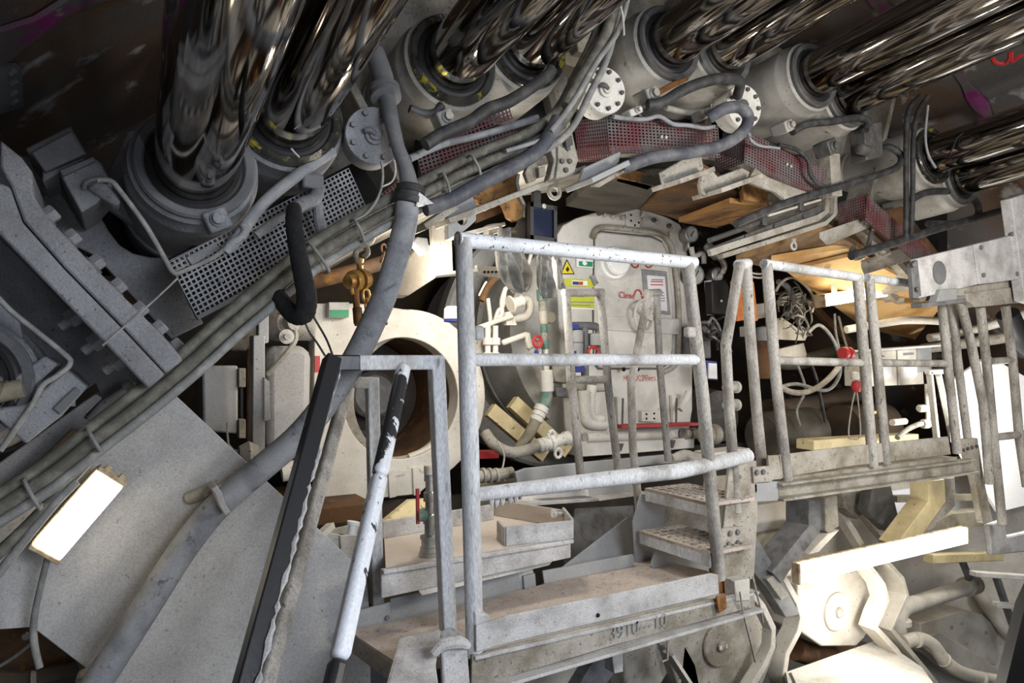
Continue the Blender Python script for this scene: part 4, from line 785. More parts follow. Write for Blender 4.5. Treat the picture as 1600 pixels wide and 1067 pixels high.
# ================================================================ big light plate low on the left, with its lamp
t = T('guard_plate', 'large smooth pale grey plate filling the lower left, behind the ladder', 'plate', PY(300, 800, 2.12))
pl = LY(2.12, 0, 800, 120, 715, 275, 618, 430, 764, 572, 895, 578, 960, 580, 1120, 240, 1120, 190, 1090, 152, 1058, 57, 985, 50, 980, -60, 988, -80, 850)
B().plate(pl, .025).build('plate', 'light_plate', t, bev=.002)
bolt(t, PY(540, 1040, 2.118), -EY, .007, .008, 'bolt', 'screw')
t = T('plate_post', 'grey stub tube with a strap beside the suction hose on the pale plate', 'tube', PY(335, 785, 2.08))
b = B(); b.tube(L3(296, 778, 2.11, 318, 770, 2.08, 345, 758, 2.07), .018, 12, 2); b.build('stub', 'beige', t)
strip(LY(1.955, 330, 764, 336, 772, 343, 792, 352, 806), .10, .016, 'strap', 'light_plate', t)
b = B(); b.bar(PY(318, 772, 2.05), PY(356, 752, 2.05), .010, .04); b.build('strap_arm', 'beige', t)
def lamp(label, cat, p, q, up, w, d, mt, body='lamp_body'):
    """batten lamp from p to q; diffuser faces the viewer; w across, d deep"""
    p, q = V(p), V(q); x = (q-p).normalized(); z = (up-x*up.dot(x)).normalized(); y = z.cross(x)
    if y.y < 0: y = -y
    c = (p+q)/2; h = (q-p).length/2
    t = T('batten_lamp', label, cat, c)
    B().box(c, x*h, y*d*.5, z*w*.5).build('diffuser', mt, t, bev=.006)
    B().box(c+y*d*.65, x*(h+.004), y*d*.25, z*(w*.5+.004)).build('housing', body, t, bev=.004)
    for s in (-1, 1): B().box(c+x*s*(h+.005)+y*d*.1, x*.006, y*d*.55, z*(w*.5+.003)).build('end_cap', body, t, bev=.003)
    return t, x, y, z
t, lx, ly, lz = lamp('glowing box lamp on the pale plate at lower left', 'lamp', PY(173, 746, 2.02), PY(73, 861, 2.02), V((.77, 0, .64)), .072, .05, 'tube_warm')
for s in (-.02, .02):
    c = PY(174, 745, 2.02)+lz*s; B().box(c+lx*-.012, lx*.008, ly*.012, lz*.006).build('clip', 'lamp_body', t)
hose('lamp_lead', 'cable_grey', 'grey lamp lead hanging with a bare end below the left lamp', 'cable', L3(76, 866, 2.03, 66, 905, 2.05, 56, 950, 2.06, 52, 985, 2.07, 55, 1015, 2.06, 62, 1044, 2.05), [.0075, .0075, .009, .0085], 10, 5)
# dark corner under the plate
t = T('corner_machinery', 'dark rusty machinery seen under the corner of the pale plate', 'machinery', PY(70, 1050, 2.5))
B().plate(LY(2.55, -60, 970, 60, 975, 170, 1080, 170, 1140, -60, 1140), .03).build('rear_plate', 'rust_plate', t)
b = B(); b.tube(LY(2.5, -20, 1062, 30, 1066, 110, 1052, 128, 1045), .03, 10, 3); b.build('pipe', 'dark_wall', t)
b = B(); b.tube(LY(2.45, -10, 1046, 20, 1028, 48, 1006), .005, 6, 3); b.build('wire', 'cable_grey', t)
B().plate(LY(2.45, 48, 1052, 56, 1052, 56, 1090, 46, 1090), .02).build('tab', 'beige', t)
bolt(t, PY(41, 993, 2.5), -EY, .012, .012, 'beige')
b = B(); b.tube(L3(124, 1064, 2.05, 128, 1052, 2.08, 138, 1050, 2.1, 142, 1062, 2.08), .009, 8, 4); b.build('eye_hook', 'beige', None, 'pale hook at the bottom edge of the pale plate', 'hook')
# ================================================================ ladder with peeling black and white pipes
t = T('ladder_rail', 'front ladder handrail of square pipe, black paint peeling to white', 'handrail', PY(620, 980, 1.75))
W = .040
b = B(); b.bar(PY(516, 567, 1.78), PY(690, 566, 1.78), W, W); b.build('top_rail', 'rail_dusty', t, bev=.004)
b = B(); b.bar(PY(513, 567, 1.779), PY(560, 567, 1.779), W+.002, W+.002); b.build('black_corner', 'rail_black', t, label='black painted corner', bev=.004)
b = B(); b.bar(PY(519, 560, 1.775), PY(372, 1110, 1.36), W, W); b.build('stringer', 'rail_black', t, label='black stringer', bev=.004)
rg = random.Random(5); fl = B(); pa, pb = PY(532, 575, 1.755), PY(391, 1110, 1.338)
fl.tube([pa.lerp(pb, i/60)+EX*rg.uniform(-.002, .003) for i in range(61)], [rg.choice((.0015, .004, .006, .0075)) if i > 18 else rg.choice((.0006, .0006, .003)) for i in range(61)], 6, 1)
fl.build('flaked_edge', 'dusty_white', t, label='white flaking paint edge')
pa, pb = PY(631, 572, 1.77), PY(512, 1110, 1.22)
for k0, k1, mt, lb in ((0, .42, 'rail_peel', 'upper stringer half, black and white peeling'), (.42, .9, 'rail_chip', 'white chipped stringer half'), (.9, 1.02, 'rail_peel', None)):
    b = B(); b.bar(pa.lerp(pb, k0), pa.lerp(pb, k1), .036, .036); b.build('stringer', mt, t, label=lb, bev=.012)
b = B(); b.bar(PY(681, 558, 1.78), PY(701, 1000, 1.78), W, W); b.build('post', 'rail_dusty', t, bev=.004)
b = B(); b.tube([PY(693, 985, 1.77), PY(698, 996, 1.76), PY(716, 1005, 1.74), PY(728, 1008, 1.72)], [.024, .03, .028, .02], 10, 3); b.build('dust_clump', 'dusty_white', t)
t = T('ladder_rail', 'rear grey ladder handrail, dirty brown, behind the black one', 'handrail', PY(590, 940, 2.15))
b = B(); b.bar(PY(541, 598, 2.14), PY(590, 598, 2.14), .036, .036); b.build('top_rail', 'rail_grey', t, bev=.004)
b = B(); b.bar(PY(546, 590, 2.14), PY(404, 1110, 1.56), .036, .036); b.build('stringer', 'rail_grey', t, bev=.008)
b = B(); b.bar(PY(581, 590, 2.14), PY(589, 944, 2.14), .038, .038); b.build('post', 'rail_dusty', t, bev=.004)
# ================================================================ lower walkway
t = T('lower_walkway', 'dusty steel walkway with a white toe board and numbered channel beam', 'walkway', PY(900, 950, 1.8))
ZD = -.765
B().prism(PZs(ZD, 546, 985, 560, 996, 618, 1034, 690, 1026, 742, 1010, 1116, 908, 1106, 892, 1000, 868, 840, 915, 612, 972), EZ*-.03).build('deck', 'dust_deck', t)
B().prism(PZs(ZD-.005, 544, 988, 616, 1038, 622, 1034, 550, 984), EZ*-.05).build('edge_angle', 'beige', t)
YF = 1.67
def FB(*c): return LY(YF, *c)
B().plate(LY(1.655, 744, 977, 800, 961, 960, 928, 1112, 896, 1122, 898, 1124, 928, 960, 966, 800, 1003, 744, 1019), .01).build('toe_board', 'dusty_white', t, bev=.002)
B().plate(LY(1.665, 738, 1024, 800, 1008, 960, 972, 1150, 928, 1178, 920, 1180, 948, 1150, 956, 960, 1008, 800, 1056, 736, 1078), .01).build('channel_web', 'beige', t, bev=.002)
b = B(); b.bar(PY(736, 1024, 1.68), PY(1178, 923, 1.69), .010, .05, EY); b.build('channel_flange', 'dusty_white', t, bev=.002)
b = B(); b.bar(PY(730, 1080, 1.66), PY(1184, 950, 1.68), .010, .06, EY); b.build('channel_flange', 'dusty_white', t, bev=.002)
p0 = PY(952, 1004, 1.662); xd = PY(1048, 978, 1.662)-p0
text('3910---10', p0+EZ*.006, xd, EZ, .058, 'hose_grey', t, 'beam_number', .002)
bolt(t, PY(934, 961, 1.654), -EY, .006, .004, 'void', 'hole', 10)
bolt(t, PY(995, 972, 1.662), -EY, .004, .003, 'void', 'hole', 10)
B().plate(LY(1.645, 1120, 932, 1134, 929, 1136, 950, 1124, 958), .006).build('rust_stain_plate', 'rust_orange', t, label='rust-streaked plate')
t = T('toe_board', 'grey rear toe board of the lower walkway, its left half', 'toe board', PY(700, 940, 2.1))
B().plate(LY(2.06, 545, 958, 610, 941, 612, 976, 550, 990), .008).build('end_board', 'shelf_grey', t)
B().plate(LY(2.08, 610, 936, 690, 917, 818, 891, 820, 928, 690, 957, 612, 974), .008).build('board', 'shelf_grey', t)
bolt(t, PY(605, 965, 2.058), -EY, .008, .005, 'bolt')
t = T('toe_board', 'grey rear toe board of the lower walkway, right half by the steps', 'toe board', PY(920, 900, 2.1))
B().plate(LY(2.06, 848, 892, 990, 866, 992, 894, 852, 922), .008).build('board', 'shelf_grey', t, bev=.002)
B().plate(LY(2.07, 818, 900, 836, 896, 838, 922, 820, 926), .01).build('bent_end', 'shelf_grey', t)
t = T('corner_gusset', 'dusty folded steel foot at the lower end of the white gate', 'bracket', PY(680, 1030, 1.6))
B().prism(L3(628, 1000, 1.70, 690, 985, 1.70, 682, 1040, 1.6, 690, 1100, 1.5, 600, 1100, 1.5), EY*.02).build('front_plate', 'dusty_white', t, bev=.004)
B().plate(LY(1.62, 690, 1010, 730, 1000, 738, 1100, 694, 1100), .02).build('post_foot', 'dusty_white', t, bev=.006)
b = B(); b.tube(LY(1.60, 676, 1022, 690, 1008, 716, 1003, 732, 1010), [.012, .016, .018, .010], 10, 4); b.build('dust_roll', 'dusty_white', t)
# white gate rail
t = T('white_gate', 'large white handrail gate in the middle, black flecks on its top rail', 'handrail', PY(740, 1020, 1.69))
YG = 1.69
def tb(nm, mt, r, *c, n=14, lab=None): b = B(); b.tube(L3(*c), r, n, 1); return b.build(nm, mt, t, label=lab, smooth=60)
tb('top_rail', 'rail_white', .0215, 714, 374, YG, 1085, 411, YG)
tb('post', 'rail_dusty', [.024, .026, .0245], 724, 372, YG, 734, 700, YG, 742, 1024, YG)
tb('mid_rail', 'rail_dusty', .0185, 736, 562, YG, 1092, 562, YG)
tb('low_rail', 'rail_dusty', [.019, .024, .026, .0245], 742, 773, YG, 950, 748, YG, 1060, 736, YG, 1170, 712, YG)
tb('post', 'rail_grey', [.0215, .022, .021], 1074, 411, YG, 1098, 620, YG, 1124, 905, YG)
b = B(); b.lathe(PY(714, 374, YG), -EX, [(.0215, -.005), (.0225, 0), (.017, .001), (.001, -.02)], 14); b.build('open_end', 'rail_grey', t)
b = B(); b.box(PY(748, 520, YG), EX*.014, EY*.012, EZ*.02); b.build('latch', 'rail_dusty', t, bev=.008)
b = B(); b.box(PY(1078, 519, YG-.02), EX*.02, EY*.012, EZ*.018); b.build('latch', 'rail_grey', t, bev=.008)
for px, py in ((768, 784), (776, 785), (785, 783), (797, 781), (806, 780)): 
    b = B(); b.lathe(PY(px, py, YG), -EZ, [(.008, -.008), (.006, .004), (.001, .014)], 6); b.build('dust_drip', 'dusty_white', t)
B().plate(LY(1.66, 742, 955, 765, 960, 770, 1000, 744, 1020), .03).build('foot', 'dusty_white', t, bev=.006)
# access rails in front of the lock door
t = T('access_rail', 'grey hoop handrail in front of the lock, left of the pair', 'handrail', PY(930, 735, 2.3)); YA = 2.32
tb('post', 'rail_grey', .017, 884, 455, YA, 894, 600, YA, 907, 745, YA)
tb('post', 'rail_grey', .017, 938, 458, YA, 950, 600, YA, 966, 738, YA)
tb('top_bar', 'rail_grey', .017, 880, 457, YA, 942, 457, YA)
tb('cross_bar', 'rail_grey', .0165, 896, 593, YA, 950, 593, YA)
t = T('access_rail', 'narrow A-shaped grey handrail in front of the lock, its right post bent', 'handrail', PY(1020, 735, 2.2)); YA = 2.2
tb('post', 'rail_grey', .0165, 1014, 458, YA, 1001, 520, YA, 986, 600, YA, 989, 700, YA, 999, 800, YA, 1000, 870, YA)
tb('post', 'rail_grey', .0155, 1026, 458, YA+.05, 1030, 560, YA+.05, 1044, 720, YA+.05)
tb('top_bar', 'rail_grey', .0165, 1010, 458, YA, 1030, 457, YA+.05)
# ================================================================ steps up to the right
t = T('steel_steps', 'two grating steps between grey cheek plates, climbing to the right', 'steps', V((1.9, 1.9, -.7)))
def tread(z, x0, x1, y0, y1, lab):
    B().aabb(x0, x1, y0, y1, z-.012, z).build('tread', 'dust_deck', t, label=lab)
    B().aabb(x0, x0+.008, y0, y1, z-.05, z-.0).build('nosing', 'rail_dusty', t, bev=.002)
    o = B()
    for i in range(9):
        for j in range(5): o.box((x0+.03+j*(x1-x0-.05)/4, y0+.025+i*(y1-y0-.05)/8, z+.002), EX*.011, EY*.007, EZ*.002)
    o.build('anti_slip_studs', 'rail_grey', t, kind='stuff')
tread(-.635, 1.77, 1.98, 1.70, 2.06, None)
tread(-.475, 1.80, 2.02, 1.72, 2.06, None)
B().prism([PY(1002, 772, 2.09), PY(1042, 772, 2.09), PY(1038, 812, 2.09), PY(1032, 880, 2.09), PY(994, 892, 2.09), PY(990, 815, 2.09)], EY*.01).build('cheek_plate', 'shelf_grey', t, bev=.002)
B().plate(LY(1.74, 1140, 725, 1182, 720, 1184, 800, 1178, 905, 1130, 905, 1128, 855), .012).build('cheek_plate', 'beige', t, bev=.002)
B().plate(LY(1.73, 1128, 826, 1164, 822, 1168, 900, 1126, 903), .012).build('splice_plate', 'beige', t, bev=.002)
for px, py in ((1140, 833), (1152, 831), (1138, 850), (1152, 848)): bolt(t, PY(px, py, 1.729), -EY, .010, .008, 'bolt')
for px, py in ((1152, 770), (1154, 790), (1155, 745)): bolt(t, PY(px, py, 1.738), -EY, .008, .006, 'bolt')
B().plate(LY(2.0, 1018, 885, 1025, 860, 1110, 880, 1112, 910, 1020, 890), .01).build('kick_plate', 'shelf_grey', t)
B().plate(LY(2.12, 1040, 790, 1120, 800, 1125, 860, 1036, 850), .01).build('back_plate', 'beige', t)
B().plate(LY(1.72, 1114, 890, 1132, 885, 1136, 935, 1118, 938), .02).build('rusty_foot', 'rust_orange', t)
# plates between tray and steps
B().prism(L3(872, 893, 2.2, 982, 808, 2.25, 994, 818, 2.25, 994, 870, 2.2, 850, 912, 2.18), EY*.01).build('sloped_guard', 'shelf_grey', None, 'triangular grey guard plate between tray and steps', 'plate')
B().prism(L3(882, 880, 2.6, 900, 795, 2.7, 990, 790, 2.7, 990, 880, 2.6), EY*.01).build('dark_guard', 'bolt', None, 'dark grey sheet behind the triangular guard plate', 'plate')
t = T('lock_platform', 'pale steel ledge beam under the man lock', 'beam', PY(920, 770, 2.5))
B().plate(LY(2.6, 806, 738, 822, 732, 916, 722, 1090, 706, 1160, 700, 1160, 715, 1000, 728, 916, 745, 808, 756), .02).build('upright_plate', 'shelf_grey', t, bev=.003)
B().plate(LY(2.5, 818, 762, 918, 752, 920, 776, 814, 786), .01).build('web', 'white_paint', t)
B().prism(L3(918, 752, 2.5, 1000, 748, 2.62, 998, 768, 2.62, 920, 778, 2.5), EY*.01).build('web', 'shelf_grey', t)
b = B(); b.bar(PY(804, 786, 2.46), PY(922, 778, 2.46), .010, .10, EY); b.build('flange', 'dusty_white', t)
b = B(); b.bar(PY(922, 778, 2.48), PY(1000, 768, 2.62), .010, .10, EY); b.build('flange', 'dusty_white', t)
b = B(); b.bar(PY(830, 762, 2.5), PY(912, 757, 2.5), .008, .12, EY); b.build('flange', 'dusty_white', t)
t = T('ledge_plate', 'pale slab ledge right of the lock with rags on it', 'ledge', PY(1140, 710, 2.4))
B().plate(LY(2.45, 1112, 708, 1172, 700, 1172, 714, 1116, 724), .12).build('slab', 'white_paint', t, bev=.004)
b = B(); b.bar(PY(1112, 730, 2.38), PY(1185, 722, 2.38), .012, .06, EY); b.build('yellow_edge', 'yellow_beam', t)
b = B(); b.tube(L3(1050, 716, 2.4, 1070, 712, 2.4, 1085, 718, 2.38, 1098, 714, 2.4), [.015, .03, .035, .015], 10, 4); b.build('rag', 'cloth', None, 'crumpled rag lying on the ledge behind the gate', 'rag')
# ================================================================ dusty tray
t = T('dust_tray', 'pale steel tray full of pinkish dust, a valve standing in it', 'tray', PY(740, 880, 2.1)); ZT = -.605
B().prism(PZs(ZT, 603, 890, 700, 873, 800, 853, 890, 842, 880, 825, 775, 805, 690, 815, 600, 835), EZ*-.01).build('dust_bed', 'dust_pink', t)
fa, fb = PZ(596, 890, ZT), PZ(892, 842, ZT)
B().prism([fa, fb, fb-EZ*.065, fa-EZ*.085], EY*.012).build('front_apron', 'dusty_white', t, bev=.003)
b = B(); b.bar(fa-EZ*.004-EY*.01, fb-EZ*.004-EY*.01, .014, .02, EY); b.build('front_lip', 'dusty_white', t, bev=.004)
b = B(); b.bar(PZ(790, 853, ZT)+EZ*.032, fb+EZ*.032, .012, .064, EZ); b.build('right_front_wall', 'dusty_white', t, bev=.002)
B().prism([fb, PZ(878, 822, ZT), PZ(878, 822, ZT)+EZ*.07, fb+EZ*.07], EX*.012).build('right_end_wall', 'dusty_white', t, bev=.002)
B().prism([PZ(880, 824, ZT), PZ(774, 806, ZT), PZ(774, 806, ZT)+EZ*.065, PZ(880, 824, ZT)+EZ*.065], EY*.012).build('rear_right_wall', 'dust_pink', t, bev=.002)
B().prism([PZ(598, 842, ZT), PZ(772, 812, ZT), PZ(772, 812, ZT)+EZ*.06, PZ(598, 842, ZT)+EZ*.06], EY*.012).build('rear_left_wall', 'dusty_white', t, bev=.002)
B().prism([PZ(788, 853, ZT), PZ(776, 840, ZT), PZ(776, 840, ZT)+EZ*.06, PZ(788, 853, ZT)+EZ*.06], EX*.012).build('inner_wall', 'dusty_white', t, bev=.002)
B().prism([PZ(660, 930, -.70), PZ(858, 883, -.70), PZ(878, 858, -.66), PZ(640, 905, -.66)], EY*.012).build('under_tray', 'white_paint', t)
B().plate(LY(2.08, 808, 888, 832, 884, 836, 905, 830, 910, 812, 908), .02).build('leg', 'dusty_white', t, bev=.003)
for k, px in enumerate((867, 876, 884)):
    b = B(); b.lathe(PY(px, 806-k*-1, 2.13), EZ, [(.012, 0), (.012, .012), (.009, .016), (.001, .016)], 12); b.build('wing_nut', 'white_paint', t)
b = B(); b.lathe(PY(865, 802, 2.13), -EY, [(.012, -.004), (.016, -.002), (.016, .004), (.006, .005)], 14); b.build('ring_lug', 'white_paint', t)
t = T('small_box', 'small cream open box left of the dust tray', 'box', PY(530, 860, 2.3))
B().plate(LY(2.3, 508, 832, 532, 836, 534, 872, 540, 880, 512, 866), .02).build('front_panel', 'cream', t)
B().plate(LY(2.28, 532, 838, 562, 836, 562, 868, 534, 872), .02).build('side_panel', 'cream', t)
b = B(); b.bar(PY(500, 832, 2.32), PY(512, 830, 2.3), .02, .1, EY); b.build('lip', 'cream', t)
B().plate(LY(2.4, 506, 830, 560, 818, 596, 812, 596, 835, 560, 838), .01).build('rear_panel', 'white_paint', t)
b = B(); b.lathe(PY(549, 834, 2.25), EZ+EX*.2, [(.014, 0), (.014, .028), (.022, .03), (.022, .04), (.001, .042)], 14); b.build('plug', 'white', t)
b = B(); b.tube(L3(505, 862, 2.3, 530, 872, 2.28, 560, 884, 2.22, 585, 896, 2.2), .022, 12, 3); b.build('pale_pipe', 'dusty_white', None, 'pale dusty pipe along the left end of the tray', 'pipe')
t = T('standing_valve', 'steel pipe valve standing upright in the tray, red lever', 'valve', PZ(672, 868, ZT))
vb = PZ(671, 868, ZT)
b = B(); b.lathe(vb, EZ, [(.034, 0), (.034, .012), (.030, .014), (.030, .028), (.026, .03), (.026, .052), (.030, .054), (.030, .064), (.016, .068), (.016, .10), (.021, .102), (.021, .13), (.014, .134), (.014, .17), (.020, .172), (.020, .20), (.014, .204), (.014, .235), (.018, .236), (.018, .255), (.001, .256)], 20); b.build('pipe_body', 'steel', t)
b = B(); b.lathe(vb+EZ*.13-EX*.01, -EX+EY*.2, [(.016, 0), (.02, .004), (.02, .028), (.012, .03)], 14); b.build('side_union', 'green_hose', t)
b = B(); b.bar(vb+EZ*.105-EX*.04, vb+EZ*.215-EX*.042, .010, .008); b.build('lever', 'red', t, label='red lever')
b = B(); b.lathe(vb+EZ*.256, EZ, [(.017, 0), (.019, .002), (.019, .028), (.017, .03)], 14); b.build('cap', 'cream', t)
B().prism(L3(596, 818, 2.5, 640, 782, 2.6, 668, 780, 2.6, 672, 792, 2.6, 630, 822, 2.5), EY*.03).build('yellow_brace', 'yellow_beam', None, 'yellowish slanted brace behind the dust tray', 'beam')
B().plate(LY(3.1, 480, 790, 760, 770, 1000, 700, 1190, 690, 1190, 900, 700, 980, 480, 900), .03).build('shadow_fill', 'dark_wall', None, 'dark sheet standing in for the deep shadow under the lock', 'plate')  # dark-coloured sheet filling in the shade behind the tray
B().plate(LY(2.85, 740, 760, 800, 735, 830, 800, 760, 830), .03).build('rock_lump', 'olive', None, 'dirty olive lump in the shadow behind the gate post', 'lump', bev=.02)
# ================================================================ upper platform on the right
YP = 1.76
t = T('upper_platform', 'raised grey platform on the right with stained channel beam', 'platform', PY(1350, 740, 2.0)); ZP = -.41
B().prism([PY(1222, 746, YP), PY(1495, 714, YP), PY(1495, 714, YP)+EY*.22, PY(1222, 746, YP)+EY*.22], EZ*-.03).build('deck', 'beige', t)
B().plate(LY(1.75, 1216, 711, 1330, 697, 1482, 682, 1486, 710, 1330, 728, 1222, 747), .01).build('toe_board', 'beige', t, bev=.002)
B().plate(LY(1.75, 1200, 712, 1218, 711, 1222, 748, 1204, 750), .01).build('toe_board_end', 'beige', t)
B().plate(LY(1.76, 1216, 758, 1516, 720, 1520, 736, 1218, 778), .01).build('channel_web', 'beige', t)
b = B(); b.bar(PY(1214, 756, 1.74), PY(1518, 718, 1.76), .010, .05, EY); b.build('channel_flange', 'beige', t, bev=.002)
b = B(); b.bar(PY(1216, 780, 1.74), PY(1522, 737, 1.76), .010, .05, EY); b.build('channel_flange', 'beige', t, bev=.002)
B().plate(LY(1.74, 1178, 755, 1216, 752, 1218, 782, 1180, 785), .05).build('end_block', 'shelf_grey', t, bev=.004)
B().plate(LY(1.73, 1176, 730, 1204, 728, 1206, 752, 1178, 754), .01).build('splice_plate', 'beige', t)
for px, py in ((1182, 738), (1192, 737)): bolt(t, PY(px, py, 1.728), -EY, .010, .008, 'bolt')
B().plate(LY(1.78, 1504, 686, 1528, 684, 1540, 760, 1552, 815, 1536, 818, 1522, 745), .03).build('end_post', 'beige', t, bev=.003)
for k in range(4): bolt(t, PY(1505+k*7, 703-k*2, 1.775), -EY, .009, .006, 'bolt_dark')
def rail(lab, *pipes):
    r = T('handrail', lab, 'handrail', PY(pipes[0][2], pipes[0][3], pipes[0][4]))
    for nm, rad, *c in pipes:
        b = B(); b.tube(L3(*c), rad, 12, 1); b.build(nm, 'rail_dusty' if nm == 'top_rail' else 'rail_grey', r, smooth=60)
Y1 = 1.75
rail('grey bent handrail post pair at the top of the steps', ('post', .0195, 1156, 412, Y1, 1146, 470, Y1, 1134, 540, Y1, 1138, 620, Y1, 1146, 730, Y1, 1150, 800, Y1), ('post', .0205, 1166, 414, Y1+.06, 1172, 520, Y1+.06, 1182, 640, Y1+.06, 1192, 740, Y1+.06), ('top_rail', .0205, 1154, 414, Y1, 1168, 412, Y1+.06))
rail('white topped handrail gate over the raised platform, left one', ('post', .0205, 1198, 412, Y1, 1212, 590, Y1, 1230, 750, Y1), ('top_rail', .019, 1193, 412, Y1, 1344, 434, Y1), ('post', .021, 1340, 432, Y1, 1352, 580, Y1, 1364, 728, Y1), ('mid_rail', .0165, 1210, 563, Y1, 1350, 567, Y1))
rail('white topped handrail gate running behind the grey bolted block, middle one', ('post', .020, 1358, 436, Y1, 1372, 580, Y1, 1385, 724, Y1), ('top_rail', .018, 1354, 434, Y1, 1480, 450, Y1), ('post', .020, 1470, 455, Y1, 1482, 580, Y1, 1496, 708, Y1), ('mid_rail', .0165, 1374, 567, Y1, 1482, 568, Y1))
rail('single grey rail post right of the middle gate', ('post', .019, 1486, 455, 1.8, 1496, 560, 1.8, 1513, 692, 1.8))
rail('slanting grey rail post under the grey bolted block', ('post', .0205, 1496, 450, 1.74, 1518, 540, 1.74, 1536, 630, 1.74, 1542, 700, 1.74, 1546, 756, 1.74))
rail('white handrail gate at the far right with a short cross bar', ('post', .021, 1532, 480, 1.76, 1543, 580, 1.76, 1554, 700, 1.76, 1566, 818, 1.76), ('post', .021, 1571, 478, 1.76, 1582, 560, 1.76, 1592, 680, 1.76, 1604, 760, 1.76), ('mid_rail', .018, 1545, 565, 1.76, 1584, 562, 1.76), ('low_rail', .019, 1556, 683, 1.76, 1600, 678, 1.76))
t = T('short_hoop_rail', 'small white hoop frame on the platform, before the control boxes', 'frame', PY(1460, 680, 2.3))
b = B(); b.bar(PY(1452, 580, 2.2), PY(1464, 690, 2.2), .03, .03); b.build('post', 'white_paint', t, bev=.006)
b = B(); b.bar(PY(1448, 581, 2.2), PY(1472, 580, 2.2), .03, .03); b.build('top_bar', 'white_paint', t, bev=.006)
b = B(); b.bar(PY(1466, 584, 2.2), PY(1486, 680, 2.5), .03, .03); b.build('brace', 'white_paint', t, bev=.006)
B().plate(LY(1.85, 1545, 820, 1570, 812, 1574, 838, 1610, 830, 1610, 862, 1550, 868), .03).build('post_foot', 'dusty_white', None, 'dusty block at the foot of the far right handrail', 'block', bev=.01)
# ================================================================ grey bolted block at the upper right
t = T('bolted_block', 'pale grey bolted steel block jutting in at the upper right', 'block', PY(1510, 420, 1.7)); YB = 1.66
B().plate(LY(YB, 1432, 404, 1522, 382, 1530, 444, 1437, 466), .03).build('left_body', 'dusty_white', t, bev=.004)
B().plate(LY(YB-.01, 1522, 382, 1586, 366, 1596, 436, 1530, 444), .04).build('right_body', 'dusty_white', t, bev=.004)
B().plate(LY(YB-.03, 1580, 310, 1640, 290, 1640, 480, 1602, 470), .05).build('upright_slab', 'dusty_white', t, bev=.004)
B().plate(LY(YB-.004, 1424, 412, 1434, 406, 1440, 462, 1428, 466), .02).build('side_strap', 'bolt', t, bev=.002)
for px, py in ((1427, 414), (1433, 452), (1532, 387), (1536, 430), (1580, 366), (1589, 428)): bolt(t, PY(px, py, YB-.012), -EY, .011, .008, 'bolt')
b = B(); b.lathe(PY(1468, 426, YB+.002), -EY, [(.060, -.01), (.060, .001), (.054, .001), (.048, -.009)], 28); b.build('bore_rim', 'shelf_grey', t)
b = B(); b.lathe(PY(1468, 426, YB-.002), -EY, [(.052, 0), (.052, .002)], 28); b.build('bore', 'grey_dark', t)
B().plate(LY(YB-.02, 1470, 452, 1496, 450, 1496, 474, 1462, 478), .04).build('stopper', 'shelf_grey', t, bev=.004)
b = B(); b.bar(PY(1432, 478, YB), PY(1500, 470, YB), .018, .05, EY); b.build('lower_arm', 'bolt', t, bev=.003)
B().plate(LY(YB+.04, 1436, 462, 1600, 432, 1602, 446, 1438, 472), .04).build('under_slab', 'beige', t, bev=.003)
B().plate(LY(YB+.03, 1510, 458, 1600, 446, 1604, 472, 1524, 480, 1512, 470), .05).build('lower_slab', 'beige', t, bev=.004)
# ================================================================ glowing lamp, control boxes, clutter behind the right handrail
lamp('glowing tube lamp behind the right handrail posts', 'lamp', PY(1284, 470, 2.5), PY(1396, 452, 2.5), EZ, .068, .06, 'tube_white')
B().plate(LY(2.5, 1300, 440, 1308, 440, 1308, 462, 1302, 462), .01).build('lamp_hanger', 'cream', None, 'perforated hanger strap holding the lamp behind the handrail', 'strap')
b = B(); b.lathe(PY(1402, 468, 2.48), EX, [(.018, -.02), (.028, 0), (.028, .03), (.018, .04)], 14); b.build('lamp_plug', 'cream', None, 'cream plug at the right end of the lamp behind the handrail', 'plug')
b = B(); b.tube(L3(1322, 515, 2.6, 1380, 505, 2.5, 1420, 500, 2.4, 1470, 502, 2.4), .024, 12, 3); b.build('water_pipe', 'cream', None, 'pale pipe below the glowing lamp running to the right', 'pipe')
b = B(); b.tube(L3(1452, 528, 2.6, 1500, 520, 2.5, 1560, 505, 2.25, 1620, 485, 2.1), .028, 12, 3); b.build('water_pipe', 'white_paint', None, 'pale pipe passing behind the far right handrail', 'pipe')
b = B(); b.tube(L3(1440, 545, 2.7, 1520, 535, 2.4, 1620, 520, 2.1), .035, 12, 2); b.build('water_pipe', 'beige', None, 'dusty thick pipe, lower one behind the far right handrail', 'pipe')
t = T('control_box', 'cream control boxes in a row behind the middle handrail', 'control box', PY(1410, 575, 2.6))
B().plate(LY(2.6, 1352, 550, 1400, 547, 1402, 602, 1354, 604), .15).build('left_box', 'cream', t, bev=.004)
B().plate(LY(2.6, 1403, 547, 1440, 544, 1444, 600, 1405, 602), .15).build('right_box', 'cream', t, bev=.004)
B().plate(LY(2.58, 1436, 541, 1456, 540, 1456, 580, 1436, 582), .12).build('end_box', 'shelf_grey', t, bev=.004)
b = B(); b.bar(PY(1350, 548, 2.58), PY(1458, 540, 2.58), .012, .14, EY); b.build('top_cover', 'white', t)
for a, c in ((1362, 1396), (1408, 1436)): fr = B().plate(LY(2.59, a, 570, c, 568, c, 592, a, 594), .012).build('screen_frame', 'white_paint', t, bev=.003); B().plate(LY(2.587, a+3, 573, c-3, 571, c-3, 588, a+3, 590), .01).build('display', 'paper', fr)
for a, yy in ((1412, 552), (1366, 556)): B().plate(LY(2.595, a, yy, a+16, yy-1, a+16, yy+2, a, yy+3), .008).build('print_strip', 'print_grey', t)
t = T('dark_tank', 'dark olive tank low behind the raised platform', 'tank', PY(1250, 690, 2.9))
